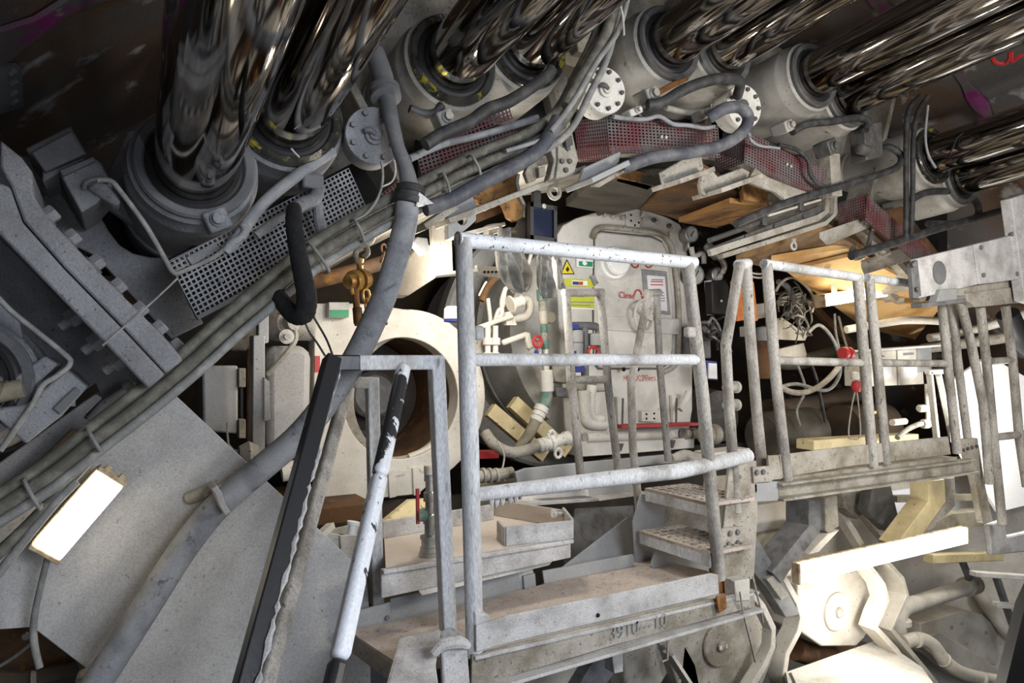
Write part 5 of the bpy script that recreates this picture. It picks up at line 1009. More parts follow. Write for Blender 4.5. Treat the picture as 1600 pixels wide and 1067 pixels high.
b = B(); b.lathe(PY(1190, 682, 2.9), PY(1310, 668, 2.9)-PY(1190, 682, 2.9), [(.13, 0), (.15, .02), (.15, .42), (.155, .43), (.155, .46), (.13, .48)], 32); b.build('shell', 'dark_olive', t)
b = B(); b.lathe(PY(1310, 668, 2.9), EX, [(.15, .02), (.15, .5)], 32); b.build('rear_shell', 'dark_wall', t)
B().plate(LY(2.5, 1272, 688, 1300, 686, 1436, 678, 1436, 690, 1272, 704), .12).build('timber_slab', 'yellow_beam', None, 'pale slab lying behind the toe board of the raised platform', 'slab', bev=.006)
t = T('slanted_frame', 'cream slanted frame plates behind the left gate, near the wires', 'frame', PY(1230, 530, 3.0))
B().prism(L3(1214, 498, 2.9, 1222, 496, 2.9, 1262, 524, 2.9, 1258, 532, 2.9, 1214, 530, 2.9), EY*.03).build('plate', 'cream', t)
B().prism(L3(1215, 546, 2.95, 1256, 536, 2.95, 1262, 560, 2.95, 1216, 562, 2.95), EY*.03).build('plate', 'cream', t)
B().prism(L3(1222, 464, 2.95, 1255, 456, 2.95, 1250, 472, 2.95, 1222, 478, 2.95), EY*.03).build('upper_plate', 'cream', t)
b = B(); b.bar(PY(1262, 470, 2.95), PY(1330, 540, 2.95), .05, .03); b.build('slanted_beam', 'rust_plate', t)
B().plate(LY(3.0, 1172, 480, 1196, 474, 1200, 495, 1176, 500), .05).build('pale_bracket', 'cream', t)
for k, (a, c) in enumerate(((1180, 476), (1200, 540), (1165, 510))): B().plate(LY(2.9, a, c, a+14, c-3, a+15, c+14, a+1, c+16), .05).build('terminal_box', 'cream', None, 'small cream terminal box %s' % ('left of the left gate, upper', 'between the two left rail posts, low', 'beside the orange panel')[k], 'box', bev=.004)
t = T('orange_panel', 'orange panel seen between the rail posts at the top of the steps', 'panel', PY(1165, 470, 2.7))
B().plate(LY(2.7, 1149, 438, 1158, 436, 1164, 500, 1152, 502), .04).build('left_panel', 'orange', t, bev=.003)
B().plate(LY(2.7, 1174, 440, 1178, 440, 1185, 500, 1178, 504), .04).build('right_panel', 'orange', t, bev=.003)
rng = random.Random(11)
for k in range(20): # wire tangle: slack loops
    x, y, yy = rng.uniform(1218, 1256), rng.uniform(458, 505), rng.uniform(2.6, 2.85); a0 = rng.uniform(0, 6.28); rx, ry = rng.uniform(6, 15), rng.uniform(8, 22)
    pts = [PY(x+rx*math.cos(a0+j*.8)+j*rng.uniform(-1, 3), y+ry*math.sin(a0+j*.8)+j*rng.uniform(-1, 2.5), yy+rng.uniform(-.04, .04)) for j in range(rng.randint(5, 9))]
    hose('loose_wire', rng.choice(['cable_grey', 'cable_olive', 'cable_olive', 'cloth']), 'thin dusty wire in the tangle behind the left gate of the raised platform', 'wire', pts, rng.uniform(.0035, .006), 6, 6, group='wire tangle behind the left gate')
for k in range(9):
    x = rng.uniform(1085, 1110); y = rng.uniform(500, 530); pts = [PY(x, y, 2.8)]
    for j in range(4):
        x += rng.uniform(0, 14); y += rng.uniform(-12, 22); pts.append(PY(x, y, 2.75+rng.uniform(-.08, .08)))
    hose('loose_wire', rng.choice(['cable_grey', 'hose_dark', 'beige']), 'thin dark wire in the bunch right of the lock, by the gate corner post', 'wire', pts, rng.uniform(.005, .009), 6, 6, group='wire bunch right of the lock')
def cab(lab, mt, r, *c, y=2.7): return hose('cable', mt, lab, 'cable', LY(y, *c), r, 8, 6)
cab('large grey cable loop arching to the red knob behind the left gate', 'cable_grey', .011, 1215, 606, 1245, 600, 1290, 610, 1310, 590, 1312, 560, 1300, 528, 1280, 508, 1262, 520, y=2.65)
cab('pale hose swinging under the mid rail of the left gate', 'beige', .017, 1210, 598, 1235, 612, 1262, 612, 1290, 596, 1312, 570, 1318, 545, y=2.6)
cab('thin grey cable from the tangle down to the tank', 'cable_grey', .008, 1240, 560, 1250, 580, 1258, 610, 1245, 640, 1250, 665, y=2.7)
cab('dark cable hanging behind the mid rail of the left gate', 'hose_dark', .010, 1262, 555, 1275, 590, 1284, 630, 1290, 660, y=2.72)
cab('grey cable bowed above the tangle to the rusty beam', 'beige', .008, 1212, 455, 1222, 440, 1240, 434, 1262, 450, 1272, 470, 1268, 488, y=2.6)
cab('ribbed grey hose bent down behind the left gate', 'cable_grey', .017, 1216, 440, 1228, 446, 1238, 462, 1236, 480, 1228, 492, y=2.72)
cab('thin cable running down to the red knob, left one', 'cable_grey', .008, 1304, 490, 1306, 520, 1312, 548, y=2.7)
cab('thin cable running down to the red knob, right one', 'beige', .008, 1310, 494, 1318, 525, 1324, 545, y=2.72)
cab('pale cords strung from the lock to the left gate, upper', 'beige', .006, 1168, 425, 1185, 428, 1200, 426, y=2.6)
cab('pale cords strung from the lock to the left gate, lower', 'beige', .006, 1168, 430, 1185, 434, 1200, 431, y=2.6)
cab('rope hanging in a loop from the orange-red knob', 'cloth', .004, 1336, 612, 1330, 640, 1326, 678, 1334, 686, 1344, 680, 1342, 640, 1339, 612, y=2.5)
t = T('dark_bottle', 'dark cylinder with a pale neck behind the left gate post', 'cylinder', PY(1196, 540, 2.8))
b = B(); b.lathe(PY(1192, 560, 2.8), EZ, [(.07, -.12), (.075, 0), (.07, .05), (.05, .08), (.05, .12), (.03, .13), (.03, .18), (.001, .18)], 24); b.build('body', 'rust_plate', t)
b = B(); b.lathe(PY(1194, 522, 2.79), EZ, [(.052, -.04), (.055, 0), (.045, .04), (.001, .05)], 20); b.build('collar', 'shelf_grey', t)
b = B(); b.tube(L3(1195, 560, 3.0, 1250, 566, 3.0, 1330, 540, 3.0), .05, 14, 3); b.build('dark_pipe', 'dark_olive', None, 'thick dark olive pipe crossing behind the left gate mid rail', 'pipe')
b = B(); b.tube(L3(1200, 640, 3.1, 1280, 632, 3.1, 1380, 600, 3.1), .07, 14, 2); b.build('dark_pipe', 'dark_wall', None, 'thick dark pipe above the olive tank', 'pipe')
t = T('red_valve_knob', 'red valve knob on the mid rail line behind the left gate', 'valve knob', PY(1322, 550, 2.4))
b = B(); b.lathe(PY(1322, 552, 2.4), EX, [(.03, -.035), (.036, -.03), (.036, -.01), (.022, -.008), (.022, .008), (.036, .01), (.036, .03), (.03, .035)], 16); b.build('grip', 'red', t)
b = B(); b.lathe(PY(1322, 566, 2.4), -EZ, [(.012, -.02), (.012, .04)], 10); b.build('stem', 'steel', t)
t = T('red_float', 'small orange-red ball holding the hanging rope loop', 'ball', PY(1338, 604, 2.45))
b = B(); b.lathe(PY(1338, 604, 2.45), EZ, [(.001, -.036), (.022, -.03), (.03, 0), (.022, .03), (.001, .036)], 16); b.build('ball', 'red', t); b = B(); b.lathe(PY(1336, 590, 2.45), EZ, [(.02, -.01), (.025, 0), (.02, .03), (.001, .035)], 12); b.build('cap', 'white_paint', t)
t = T('tap', 'pale water tap and hose end behind the small white hoop frame', 'tap', PY(1440, 660, 2.4))
b = B(); b.tube(LY(2.4, 1402, 684, 1416, 672, 1432, 664, 1440, 662), .016, 10, 4); b.build('hose_end', 'beige', t)
b = B(); b.lathe(PY(1446, 662, 2.4), EX, [(.02, -.03), (.03, -.02), (.03, .02), (.02, .03)], 14); b.build('body', 'white_paint', t)
b = B(); b.lathe(PY(1440, 638, 2.4), EX, [(.016, -.03), (.024, -.02), (.024, .03), (.014, .04)], 14); b.build('upper_valve', 'white_paint', t)
b = B(); b.tube(LY(2.42, 1448, 600, 1450, 640, 1450, 664), .014, 8, 2); b.build('riser', 'white_paint', t)
b = B(); b.tube(LY(2.4, 1394, 660, 1405, 659, 1414, 658), .02, 10, 2); b.build('stub', 'white_paint', t)
b = B(); b.bar(PY(1362, 645, 2.45), PY(1374, 643, 2.45), .014); b.build('yellow_bar', 'yellow', None, 'short yellow bar glimpsed between the middle gate posts', 'bar')
b = B(); b.tube(L3(1574, 490, 2.0, 1592, 525, 2.0, 1630, 560, 2.0), .06, 14, 3); b.build('black_duct', 'black', None, 'black duct at the right edge behind the far rail', 'duct')
b = B(); b.tube(L3(1536, 490, 2.6, 1556, 540, 2.6, 1580, 600, 2.6), .02, 10, 2); b.build('slant_pipe', 'shelf_grey', None, 'grey slanted pipe behind the far right handrail', 'pipe')
B().prism(L3(1486, 596, 2.4, 1545, 556, 2.3, 1640, 610, 2.15, 1640, 780, 2.15, 1560, 800, 2.25, 1490, 690, 2.4), EY*.02).build('bright_sheet', 'white', None, 'white sheet blazing with lamp light at the right edge', 'sheet')
B().prism(L3(1590, 730, 2.3, 1620, 700, 2.3, 1620, 772, 2.3, 1576, 775, 2.3), EY*.1).build('brown_block', 'pale_board', None, 'brown wedge block at the right edge before the bright sheet', 'block')
# ================================================================ below the raised platform
YW = 2.85
B().prism(L3(1100, 745, 3.1, 1400, 725, 2.9, 1620, 700, 2.25, 1640, 1120, 2.25, 1400, 1130, 2.9, 1080, 1140, 3.1), EY*.03).build('rear_panel', 'cream', None, 'big cream steel panel behind everything under the raised platform', 'panel')
t = T('cream_box', 'cream stepped box under the raised platform, beside the steps', 'box', PY(1210, 830, 2.2))
B().plate(LY(2.2, 1172, 790, 1240, 780, 1240, 828, 1176, 838), .4).build('upper_face', 'cream', t, bev=.003)
B().plate(LY(2.16, 1170, 838, 1242, 826, 1240, 852, 1180, 870), .4).build('ledge', 'olive', t, bev=.003)
B().plate(LY(2.22, 1180, 866, 1236, 852, 1236, 900, 1180, 905), .3).build('lower_face', 'cream', t)
B().plate(LY(2.25, 1238, 780, 1268, 775, 1268, 830, 1230, 860), .3).build('side_face', 'olive', t)
t = T('bent_bracket', 'dark bent flat bracket hanging below the raised platform', 'bracket', PY(1270, 800, 1.9))
B().plate(LY(1.95, 1264, 782, 1288, 778, 1288, 822, 1232, 895, 1222, 912, 1206, 894, 1264, 822), .12).build('web', 'bolt', t, bev=.003)
B().plate(LY(1.93, 1289, 778, 1308, 774, 1311, 822, 1294, 832, 1290, 828), .1).build('flange', 'beige', t, bev=.003)
B().prism(L3(1294, 834, 1.93, 1312, 828, 1.93, 1280, 862, 1.93, 1264, 866, 1.93), EY*.1).build('lower_flange', 'cream', t, bev=.003)
t = T('slant_brace', 'dark flat brace slanting down from the steps to the left motor', 'beam', PY(1200, 880, 2.0))
B().plate(LY(1.98, 1168, 838, 1178, 832, 1222, 905, 1250, 960, 1228, 965, 1200, 920, 1165, 880), .06).build('brace', 'bolt', t, bev=.003)
B().plate(LY(1.96, 1198, 905, 1210, 898, 1232, 930, 1222, 938), .05).build('edge', 'beige', t)
b = B(); b.bar(PY(1330, 778, 2.5), PY(1400, 862, 2.45), .06, .05); b.build('cream_strut', 'cream', None, 'cream flat strut slanting behind the long lamp, middle', 'beam')
b = B(); b.bar(PY(1310, 800, 2.4), PY(1352, 870, 2.3), .04, .05); b.build('cream_strut', 'cream', None, 'cream strut slanting behind the long lamp, left', 'beam')
B().plate(LY(2.3, 1316, 768, 1362, 762, 1364, 794, 1350, 800, 1340, 812, 1322, 795), .08).build('cream_cleat', 'beige', None, 'dusty cleat under the platform beam, left of the dark strut', 'cleat', bev=.004)
B().plate(LY(2.2, 1362, 762, 1392, 758, 1408, 825, 1404, 834, 1388, 830, 1356, 800), .06).build('dark_strut', 'bolt_dark', None, 'dark strut below the middle of the raised platform', 'beam', bev=.003)
b = B(); b.lathe(PY(1330, 836, 2.4), -EY, [(.04, 0), (.04, .02), (.03, .025), (.001, .025)], 24); b.build('round_boss', 'beige', None, 'round dusty boss behind the left end of the long lamp', 'boss')
t = T('cream_elbow', 'yellowish bent box tube below the right end of the platform', 'tube', PY(1470, 800, 2.0))
B().plate(LY(2.0, 1451, 752, 1476, 748, 1478, 784, 1440, 838, 1418, 846, 1402, 850, 1452, 782), .1).build('tube', 'yellow_beam', t, bev=.004)
B().plate(LY(2.02, 1477, 748, 1492, 745, 1493, 790, 1458, 826, 1446, 832, 1479, 785), .09).build('side', 'beige', t, bev=.003)
B().plate(LY(2.6, 1390, 768, 1540, 745, 1540, 800, 1390, 815), .02).build('back_sheet', 'paper', None, 'bluish white panel under the right end of the platform', 'panel')
b = B(); b.bar(PY(1395, 779, 2.3), PY(1536, 776, 2.3), .035, .05); b.build('cross_beam', 'olive', None, 'dirty cross beam under the right end of the platform', 'beam')
B().plate(LY(2.2, 1488, 803, 1545, 798, 1545, 822, 1440, 830, 1452, 818), .1).build('cross_beam', 'olive', None, 'wide dirty beam just above the right end of the long lamp', 'beam')
t, lx, ly, lz = lamp('long glowing batten lamp under the raised platform', 'lamp', PY(1247, 896, 1.85), PY(1508, 836, 1.85), EZ, .078, .03, 'tube_white', 'lamp_body')
# motors
def motor(lab, poly, y, dc, r, dep):
    t = T('drive_motor', lab, 'motor', PY(*dc, y))
    B().plate(LY(y, *poly), dep).build('housing', 'cream' if dc[0] > 1200 else 'beige', t, bev=.008)
    c = PY(*dc, y); ax = -EY
    b = B(); b.lathe(c, ax, [(r, -.01), (r, .012), (r*.94, .018), (.001, .018)], 40); b.build('cover_disc', 'cream' if dc[0] > 1200 else 'beige', t)
    b = B(); b.lathe(c+ax*.018, ax, [(r*.3, 0), (r*.26, .012), (r*.12, .02), (.001, .02)], 20); b.build('hub', 'beige', t)
    b = B(); b.box(c+ax*.034+EX*-.004, EX*.022, ax*.003, EZ*.007); b.build('key_slot', 'white_paint', t)
    return t
motor('cream drive motor with a round cover below the long lamp', (1246, 912, 1300, 895, 1372, 888, 1392, 905, 1388, 936, 1350, 998, 1338, 1010, 1284, 1010, 1248, 985), 2.15, (1305, 955), .092, .35)
motor('dusty grey drive motor with a round cover under the lower walkway', (1040, 1010, 1060, 985, 1190, 945, 1205, 968, 1216, 1010, 1196, 1060, 1180, 1100, 1070, 1100), 2.05, (1121, 1006), .088, .3)
def guard(lab, y, w, th, mt, *c):
    t = T('guard_strap', lab, 'strap', PY(c[0], c[1], y)); strip(LY(y, *c), w, th, 'strap', mt, t); return t
guard('curved pale guard strap round the left motor', 1.93, .05, .028, 'cream', 1172, 930, 1190, 952, 1206, 985, 1205, 1010, 1192, 1040, 1170, 1075)
guard('curved pale guard strap between the two motors', 2.0, .08, .03, 'cream', 1222, 905, 1244, 944, 1250, 965, 1246, 985, 1228, 1020, 1222, 1060, 1230, 1090)
guard('curved bright guard strap right of the cream motor', 2.0, .09, .028, 'cream', 1356, 886, 1380, 918, 1386, 938, 1376, 960, 1368, 985, 1400, 1020, 1440, 1080)
guard('outer bright guard strap right of the cream motor', 2.05, .10, .026, 'cream', 1384, 880, 1410, 908, 1417, 930, 1404, 958, 1392, 985, 1412, 1010, 1466, 1075)
t = T('strap_anchor', 'pale clamp with loose wires at the end of the walkway beam', 'clamp', PY(1165, 915, 1.7))
B().plate(LY(1.66, 1148, 908, 1172, 904, 1172, 938, 1150, 940), .05).build('block', 'white_paint', t, bev=.003)
b = B(); b.tube(L3(1156, 925, 1.64, 1162, 960, 1.66, 1172, 1000, 1.7, 1180, 1034, 1.75), .0035, 6, 4); b.build('wire', 'beige', t)
b = B(); b.tube(L3(1176, 900, 1.66, 1182, 925, 1.66, 1188, 950, 1.68, 1192, 972, 1.7), .0035, 6, 4); b.build('wire', 'beige', t)
B().prism(L3(1228, 1050, 2.0, 1376, 998, 2.15, 1440, 1042, 1.9, 1490, 1110, 1.6, 1240, 1110, 1.6), EZ*-.02).build('bright_plate', 'white_paint', None, 'bright lamp-lit plate at the bottom below the cream motor', 'plate')
B().prism(L3(1225, 1056, 1.98, 1236, 1050, 1.98, 1252, 1085, 1.7, 1240, 1100, 1.7), EZ*-.05).build('plate_edge', 'bolt', None, 'dark edge strip at the left of the bright bottom plate', 'strip')
b = B(); b.tube(L3(1240, 1012, 2.3, 1290, 1026, 2.3, 1350, 1020, 2.35), .06, 14, 3); b.build('shadow_pipe', 'rust_plate', None, 'dark brown pipe in the gap under the cream motor', 'pipe')
t = T('drain_pipe', 'cream pipe with a flange right of the cream motor', 'pipe', PY(1460, 930, 2.3))
b = B(); b.tube(L3(1404, 990, 2.25, 1402, 968, 2.25, 1412, 950, 2.27, 1440, 940, 2.3, 1508, 918, 2.35), .046, 18, 5); b.build('pipe', 'cream', t)
b = B(); b.lathe(PY(1512, 916, 2.35), PY(1512, 916, 2.35)-PY(1450, 936, 2.3), [(.06, -.03), (.06, 0), (.04, .002), (.04, .06), (.06, .062), (.06, .10)], 20); b.build('flange', 'beige', t)
b = B(); b.lathe(PY(1407, 976, 2.25), EZ, [(.052, 0), (.056, .004), (.056, .03), (.05, .034)], 20); b.build('ring_joint', 'cream', t)
t = T('saddle_block', 'cream angled casting behind the pipes at lower right', 'casting', PY(1500, 1000, 2.5))
B().plate(LY(2.45, 1438, 974, 1500, 955, 1535, 960, 1590, 1010, 1590, 1045, 1440, 1020), .2).build('body', 'cream', t, bev=.006)
B().plate(LY(2.4, 1430, 1000, 1470, 988, 1540, 1030, 1600, 1080, 1580, 1100, 1500, 1060), .1).build('rib', 'cream', t, bev=.006)
for px, py in ((1486, 980), (1502, 974), (1540, 988), (1510, 1004)): bolt(t, PY(px, py, 2.448), -EY, .012, .008, 'beige')
t = T('cream_hose', 'thick cream hose snaking along the bottom at lower right', 'hose', PY(1480, 1020, 2.1))
b = B(); b.tube(L3(1412, 1004, 2.12, 1436, 998, 2.1, 1458, 1008, 2.08, 1478, 1034, 2.05, 1510, 1054, 2.0, 1580, 1068, 1.9, 1640, 1076, 1.85), .035, 16, 6); b.build('hose_body', 'cream', t)
for px, py, y in ((1430, 1000, 2.1), (1474, 1030, 2.055), (1532, 1060, 1.96)):
    p = PY(px, py, y); q = PY(px+12, py+(8 if px > 1440 else -1), y-.01)
    b = B(); b.lathe(p, q-p, [(.035, 0), (.039, .002), (.039, .014), (.035, .016)], 18); b.build('hose_band', 'cream', t)
b = B(); b.tube(L3(1524, 920, 2.5, 1545, 950, 2.45, 1570, 985, 2.4, 1590, 1010, 2.4), .04, 14, 3); b.build('slant_tube', 'cream', None, 'cream slanting tube beyond the pipe flange', 'pipe')
t = T('dark_rail', 'dark slanted rail crossing behind the white bars at right', 'beam', PY(1540, 930, 2.2))
b = B(); b.bar(PY(1500, 868, 2.3), PY(1515, 905, 2.3), .03, .03); b.build('upper_bar', 'bolt', t); b = B(); b.bar(PY(1556, 900, 2.2), PY(1590, 1000, 2.2), .035, .03); b.build('lower_bar', 'bolt', t)
for k, (a, c) in enumerate(((898, 'upper white bar sticking in at the right edge, lower corner'), (946, 'lower white bar sticking in at the right edge, lower corner'))):
    b = B(); b.bar(PY(1520+k*34, a-2, 2.1), PY(1640, a+6, 1.95), .028, .05); b.build('white_bar', 'white_paint', None, c, 'bar', bev=.004)
b = B(); b.bar(PY(1450, 872, 2.25), PY(1560, 868, 2.25), .05, .06); b.build('cross_beam', 'yellow_beam', None, 'pale beam behind the right end of the long lamp', 'beam', bev=.004)
B().plate(LY(1.55, 1602, 944, 1640, 860, 1640, 1140, 1560, 1140, 1572, 1067), .04).build('black_sheet', 'black', None, 'black sheet edge in the lower right corner', 'sheet')
for k in range(4): hose('thin_cable', 'hose_dark', 'thin dark cable bundled at the right edge above the white bars', 'cable', L3(1560+k*10, 862, 2.6, 1570+k*10, 880, 2.55, 1590+k*12, 892, 2.5, 1640, 890+k*4, 2.4), .008, 6, 4, group='dark cables at the right edge')
# below the lower walkway
t = T('under_frame', 'pale frame legs and dark brace below the lower walkway', 'frame', PY(970, 1040, 1.9))
B().plate(LY(1.75, 956, 1012, 974, 1006, 974, 1050, 960, 1053), .05).build('leg', 'dusty_white', t, bev=.003)
B().prism(L3(935, 1020, 1.9, 958, 1018, 1.9, 960, 1050, 1.9, 920, 1110, 1.9, 880, 1110, 1.9), EY*.05).build('brace', 'bolt', t)
B().plate(LY(2.3, 740, 1070, 930, 1010, 960, 1060, 1000, 1120, 720, 1120), .03).build('rear_sheet', 'cream', t)
B().plate(LY(2.1, 974, 1008, 1040, 990, 1046, 1050, 1020, 1090, 980, 1100), .1).build('casting', 'beige', t, bev=.01)
b = B(); b.bar(PY(1044, 1020, 1.9), PY(1080, 1075, 1.9), .012, .05); b.build('edge_bar', 'cream', t)
b = B(); b.tube(LY(1.75, 1043, 994, 1043, 1030, 1034, 1034), .004, 6, 1); b.build('hooked_wire', 'beige', t)
B().plate(LY(1.7, 1028, 994, 1042, 990, 1042, 1004, 1030, 1008), .03).build('grate_end', 'beige', t)
B().plate(LY(2.05, 1070, 1010, 1086, 1040, 1100, 1110, 1060, 1110), .05).build('rusty_gap', 'rust_plate', t)
B().plate(LY(2.4, 560, 1000, 660, 1060, 700, 1120, 560, 1120), .02).build('dark_sheet', 'grey_dark', None, 'dark grey sheet below the end of the walkway', 'sheet')
# ================================================================ piping on the left side of the lock
def lp(lab, mt, r, *c, y=2.9): return hose('lock_pipe', mt, lab, 'pipe', LY(y, *c), r, 10, 5)
lp('thin cream pipe bent down the lock shell, left', 'cream', .012, 790, 450, 784, 470, 784, 490, 776, 500)
lp('thin cream pipe bent down the lock shell, second', 'cream', .011, 762, 466, 766, 500, 764, 520)
lp('cream pipe in an S behind the hanging rags', 'cream', .010, 802, 440, 790, 452, 786, 478, 778, 486, 772, 505)
lp('cream U-bend pipe on the lock valve manifold', 'cream', .022, 800, 498, 822, 494, 828, 480, 824, 468, 808, 474)
t = T('lock_manifold', 'cream pipe manifold with hand levers left of the lock face', 'manifold', PY(790, 510, 2.85))
b = B(); b.tube(LY(2.86, 748, 512, 775, 502, 800, 494), .012, 10, 2); b.build('header', 'cream', t)
b = B(); b.lathe(PY(797, 476, 2.85), PY(815, 470, 2.85)-PY(797, 476, 2.85), [(.04, 0), (.045, .006), (.03, .012), (.025, .06), (.03, .07)], 18); b.build('handwheel', 'cream', t)
for px in (762, 774): b = B(); b.lathe(PY(px, 545, 2.86), EZ, [(.016, -.06), (.022, -.05), (.022, -.02), (.014, -.015), (.014, .015), (.024, .02), (.024, .05), (.014, .055), (.014, .11)], 12); b.build('valve', 'cream', t)
b = B(); b.bar(PY(784, 536, 2.86), PY(824, 522, 2.86), .028); b.build('cross_tube', 'cream', t, bev=.01)
B().plate(LY(2.87, 790, 488, 798, 486, 808, 508, 792, 508), .04).build('bracket', 'cream', t)
B().plate(LY(2.9, 742, 530, 756, 526, 756, 552, 742, 554), .08).build('terminal_box', 'beige', t)
b = B(); b.bar(PY(822, 520, 2.86), PY(828, 545, 2.86), .03); b.build('post', 'cream', t, bev=.008)
t = T('green_riser', 'pipe riser with green and pale sections left of the stickers', 'pipe', PY(850, 560, 2.85))
for (y0, y1, r, mt) in ((452, 470, .026, 'green_hose'), (470, 486, .020, 'beige'), (486, 506, .022, 'cream'), (506, 520, .018, 'green_hose'), (520, 532, .018, 'beige'), (532, 545, .02, 'green_hose'), (545, 578, .016, 'cream'), (578, 612, .032, 'white_paint')):
    b = B(); p, q = PY(846+(y0-450)*.06, y0, 2.85), PY(846+(y1-450)*.06, y1, 2.85); b.lathe(p, q-p, [(r*.9, 0), (r, .004), (r, (q-p).length-.004), (r*.9, (q-p).length)], 14); b.build('section', mt, t)
b = B(); b.tube(LY(2.85, 854, 612, 854, 622, 850, 634), .03, 14, 3); b.build('elbow', 'green_hose', t)
b = B(); b.lathe(PY(848, 634, 2.84), PY(836, 660, 2.84)-PY(848, 634, 2.84), [(.03, 0), (.036, .004), (.036, .03), (.03, .035), (.034, .04), (.034, .055), (.028, .058), (.034, .065), (.034, .08), (.03, .085)], 18); b.build('coupling', 'white_paint', t)
b = B(); b.tube(LY(2.84, 838, 655, 826, 680, 812, 700, 806, 715), .028, 14, 3); b.build('hose_tail', 'olive', t)
b = B(); b.lathe(PY(860, 496, 2.84), -EY, [(.028, -.03), (.032, 0), (.026, .01), (.001, .012)], 20); b.build('gauge_port', 'olive', t)
t = T('feed_hose', 'dusty hose with claw coupling across the foot of the lock', 'hose', PY(820, 700, 2.75))
b = B(); b.tube(L3(758, 676, 2.85, 772, 694, 2.8, 795, 706, 2.76, 820, 704, 2.75, 842, 696, 2.75), .026, 16, 6); b.build('hose_body', 'beige', t)
b = B(); b.lathe(PY(840, 697, 2.75), PY(895, 682, 2.75)-PY(840, 697, 2.75), [(.030, 0), (.034, .004), (.034, .018), (.029, .022), (.034, .026), (.034, .04), (.029, .044), (.034, .05), (.034, .062), (.042, .066), (.042, .082), (.028, .086), (.028, .15), (.034, .155), (.034, .18)], 18); b.build('coupling', 'white_paint', t)
for px, py in ((862, 680), (872, 708)): b = B(); b.tube([PY(px, py, 2.73)+EX*.018*math.cos(R(a))+EZ*.022*math.sin(R(a)) for a in range(0, 361, 40)], .008, 8, 1); b.build('claw', 'white_paint', t)
hose('cord', 'cream', 'two-strand pale cord dangling below the feed hose, left', 'cord', L3(778, 690, 2.7, 788, 712, 2.7, 784, 740, 2.7, 790, 752, 2.7), .004, 6, 5)
t = T('pvc_manifold', 'grey plastic valve manifold with red and blue handles behind the hoop rail', 'manifold', PY(915, 540, 2.8)); YV = 2.78
b = B(); b.tube(LY(YV, 894, 509, 930, 510, 936, 522, 936, 560), .02, 12, 3); b.build('top_pipe', 'grey_dark', t)
b = B(); b.tube(LY(YV, 913, 512, 914, 560, 914, 590), .02, 12, 1); b.build('middle_pipe', 'grey_dark', t)
for px, py in ((900, 525), (900, 545), (930, 530)): b = B(); b.lathe(PY(px, py, YV), -EZ, [(.03, -.03), (.036, -.026), (.036, .03), (.03, .034)], 16); b.build('valve_body', 'shelf_grey', t)
B().plate(LY(YV-.03, 897, 548, 909, 548, 909, 556, 897, 556), .03).build('blue_handle', 'blue', t); B().plate(LY(YV-.03, 900, 572, 914, 572, 912, 582, 900, 582), .03).build('blue_handle', 'blue', t)
b = B(); b.tube([PY(927, 550, YV-.03)+EX*.03*math.cos(R(a))+EZ*.025*math.sin(R(a)) for a in range(0, 361, 30)], .008, 8, 1); b.build('red_handle', 'red', t)
B().plate(LY(YV-.03, 892, 506, 904, 506, 904, 514, 892, 514), .03).build('blue_cap', 'blue', t)
b = B(); b.tube(LY(YV, 925, 602, 922, 630, 925, 652, 940, 656), .026, 12, 5); b.build('u_bend', 'white_paint', t)
b = B(); b.tube(LY(YV, 912, 610, 915, 645, 920, 662, 945, 664), .03, 12, 4); b.build('lower_bend', 'white_paint', t)
b = B(); b.tube(LY(YV+.05, 888, 602, 925, 606, 950, 604), .025, 10, 1); b.build('cross_pipe', 'beige', t)
B().plate(LY(YV+.1, 862, 560, 884, 566, 886, 600, 866, 596), .1).build('actuator', 'beige', t, bev=.006)
B().plate(LY(YV+.1, 866, 604, 886, 606, 888, 622, 870, 620), .08).build('solenoid', 'bolt', t, bev=.006)
t = T('red_handwheel', 'small red handwheel left of the hoop rail', 'handwheel', PY(840, 533, 2.8))
b = B(); b.tube([PY(840, 534, 2.8)+EX*.024*math.cos(R(a))+EZ*.028*math.sin(R(a)) for a in range(0, 361, 30)], .007, 8, 1)
for a in (30, 150, 270): b.tube([PY(840, 534, 2.8), PY(840, 534, 2.8)+EX*.024*math.cos(R(a))+EZ*.028*math.sin(R(a))], .005, 6, 1)
b.build('wheel', 'red', t)
B().plate(LY(2.82, 834, 545, 846, 545, 846, 556, 834, 556), .05).build('base', 'white_paint', t)
b = B(); b.lathe(PY(838, 550, 2.81), -EY, [(.012, 0), (.012, .004)], 12); b.build('hub_label', 'blue', t)
t = T('blue_tag_box', 'pale box with a blue edge right of the lock, behind the gate post', 'box', PY(1110, 580, 2.8))
B().plate(LY(2.8, 1102, 563, 1120, 565, 1121, 594, 1104, 592), .05).build('box', 'blue', t); B().plate(LY(2.79, 1108, 567, 1120, 568, 1121, 592, 1108, 591), .02).build('label', 'white', t)
t = T('lock_side_valves', 'pale valves and pipe stubs on the right side of the lock', 'valve', PY(1120, 620, 2.9))
for py in (605, 633):
    b = B(); b.lathe(PY(1142, py, 2.7), EX, [(.02, -.05), (.024, 0), (.024, .03), (.034, .032), (.034, .05), (.02, .055)], 14); b.build('stub', 'white_paint', t)
B().plate(LY(2.9, 1090, 510, 1110, 505, 1112, 560, 1092, 560), .15).build('cluster_box', 'bolt', t, bev=.01)
b = B(); b.lathe(PY(1118, 678, 2.85), EX, [(.05, -.1), (.06, -.09), (.06, -.06), (.05, -.055), (.06, -.05), (.06, 0), (.04, .01)], 18); b.build('coupling', 'beige', t)
b = B(); b.lathe(PY(1125, 650, 3.1), AX, [(.001, -.05), (.16, 0), (.18, .1), (.18, .4)], 32); b.build('end_bell', 'bolt_dark', t)
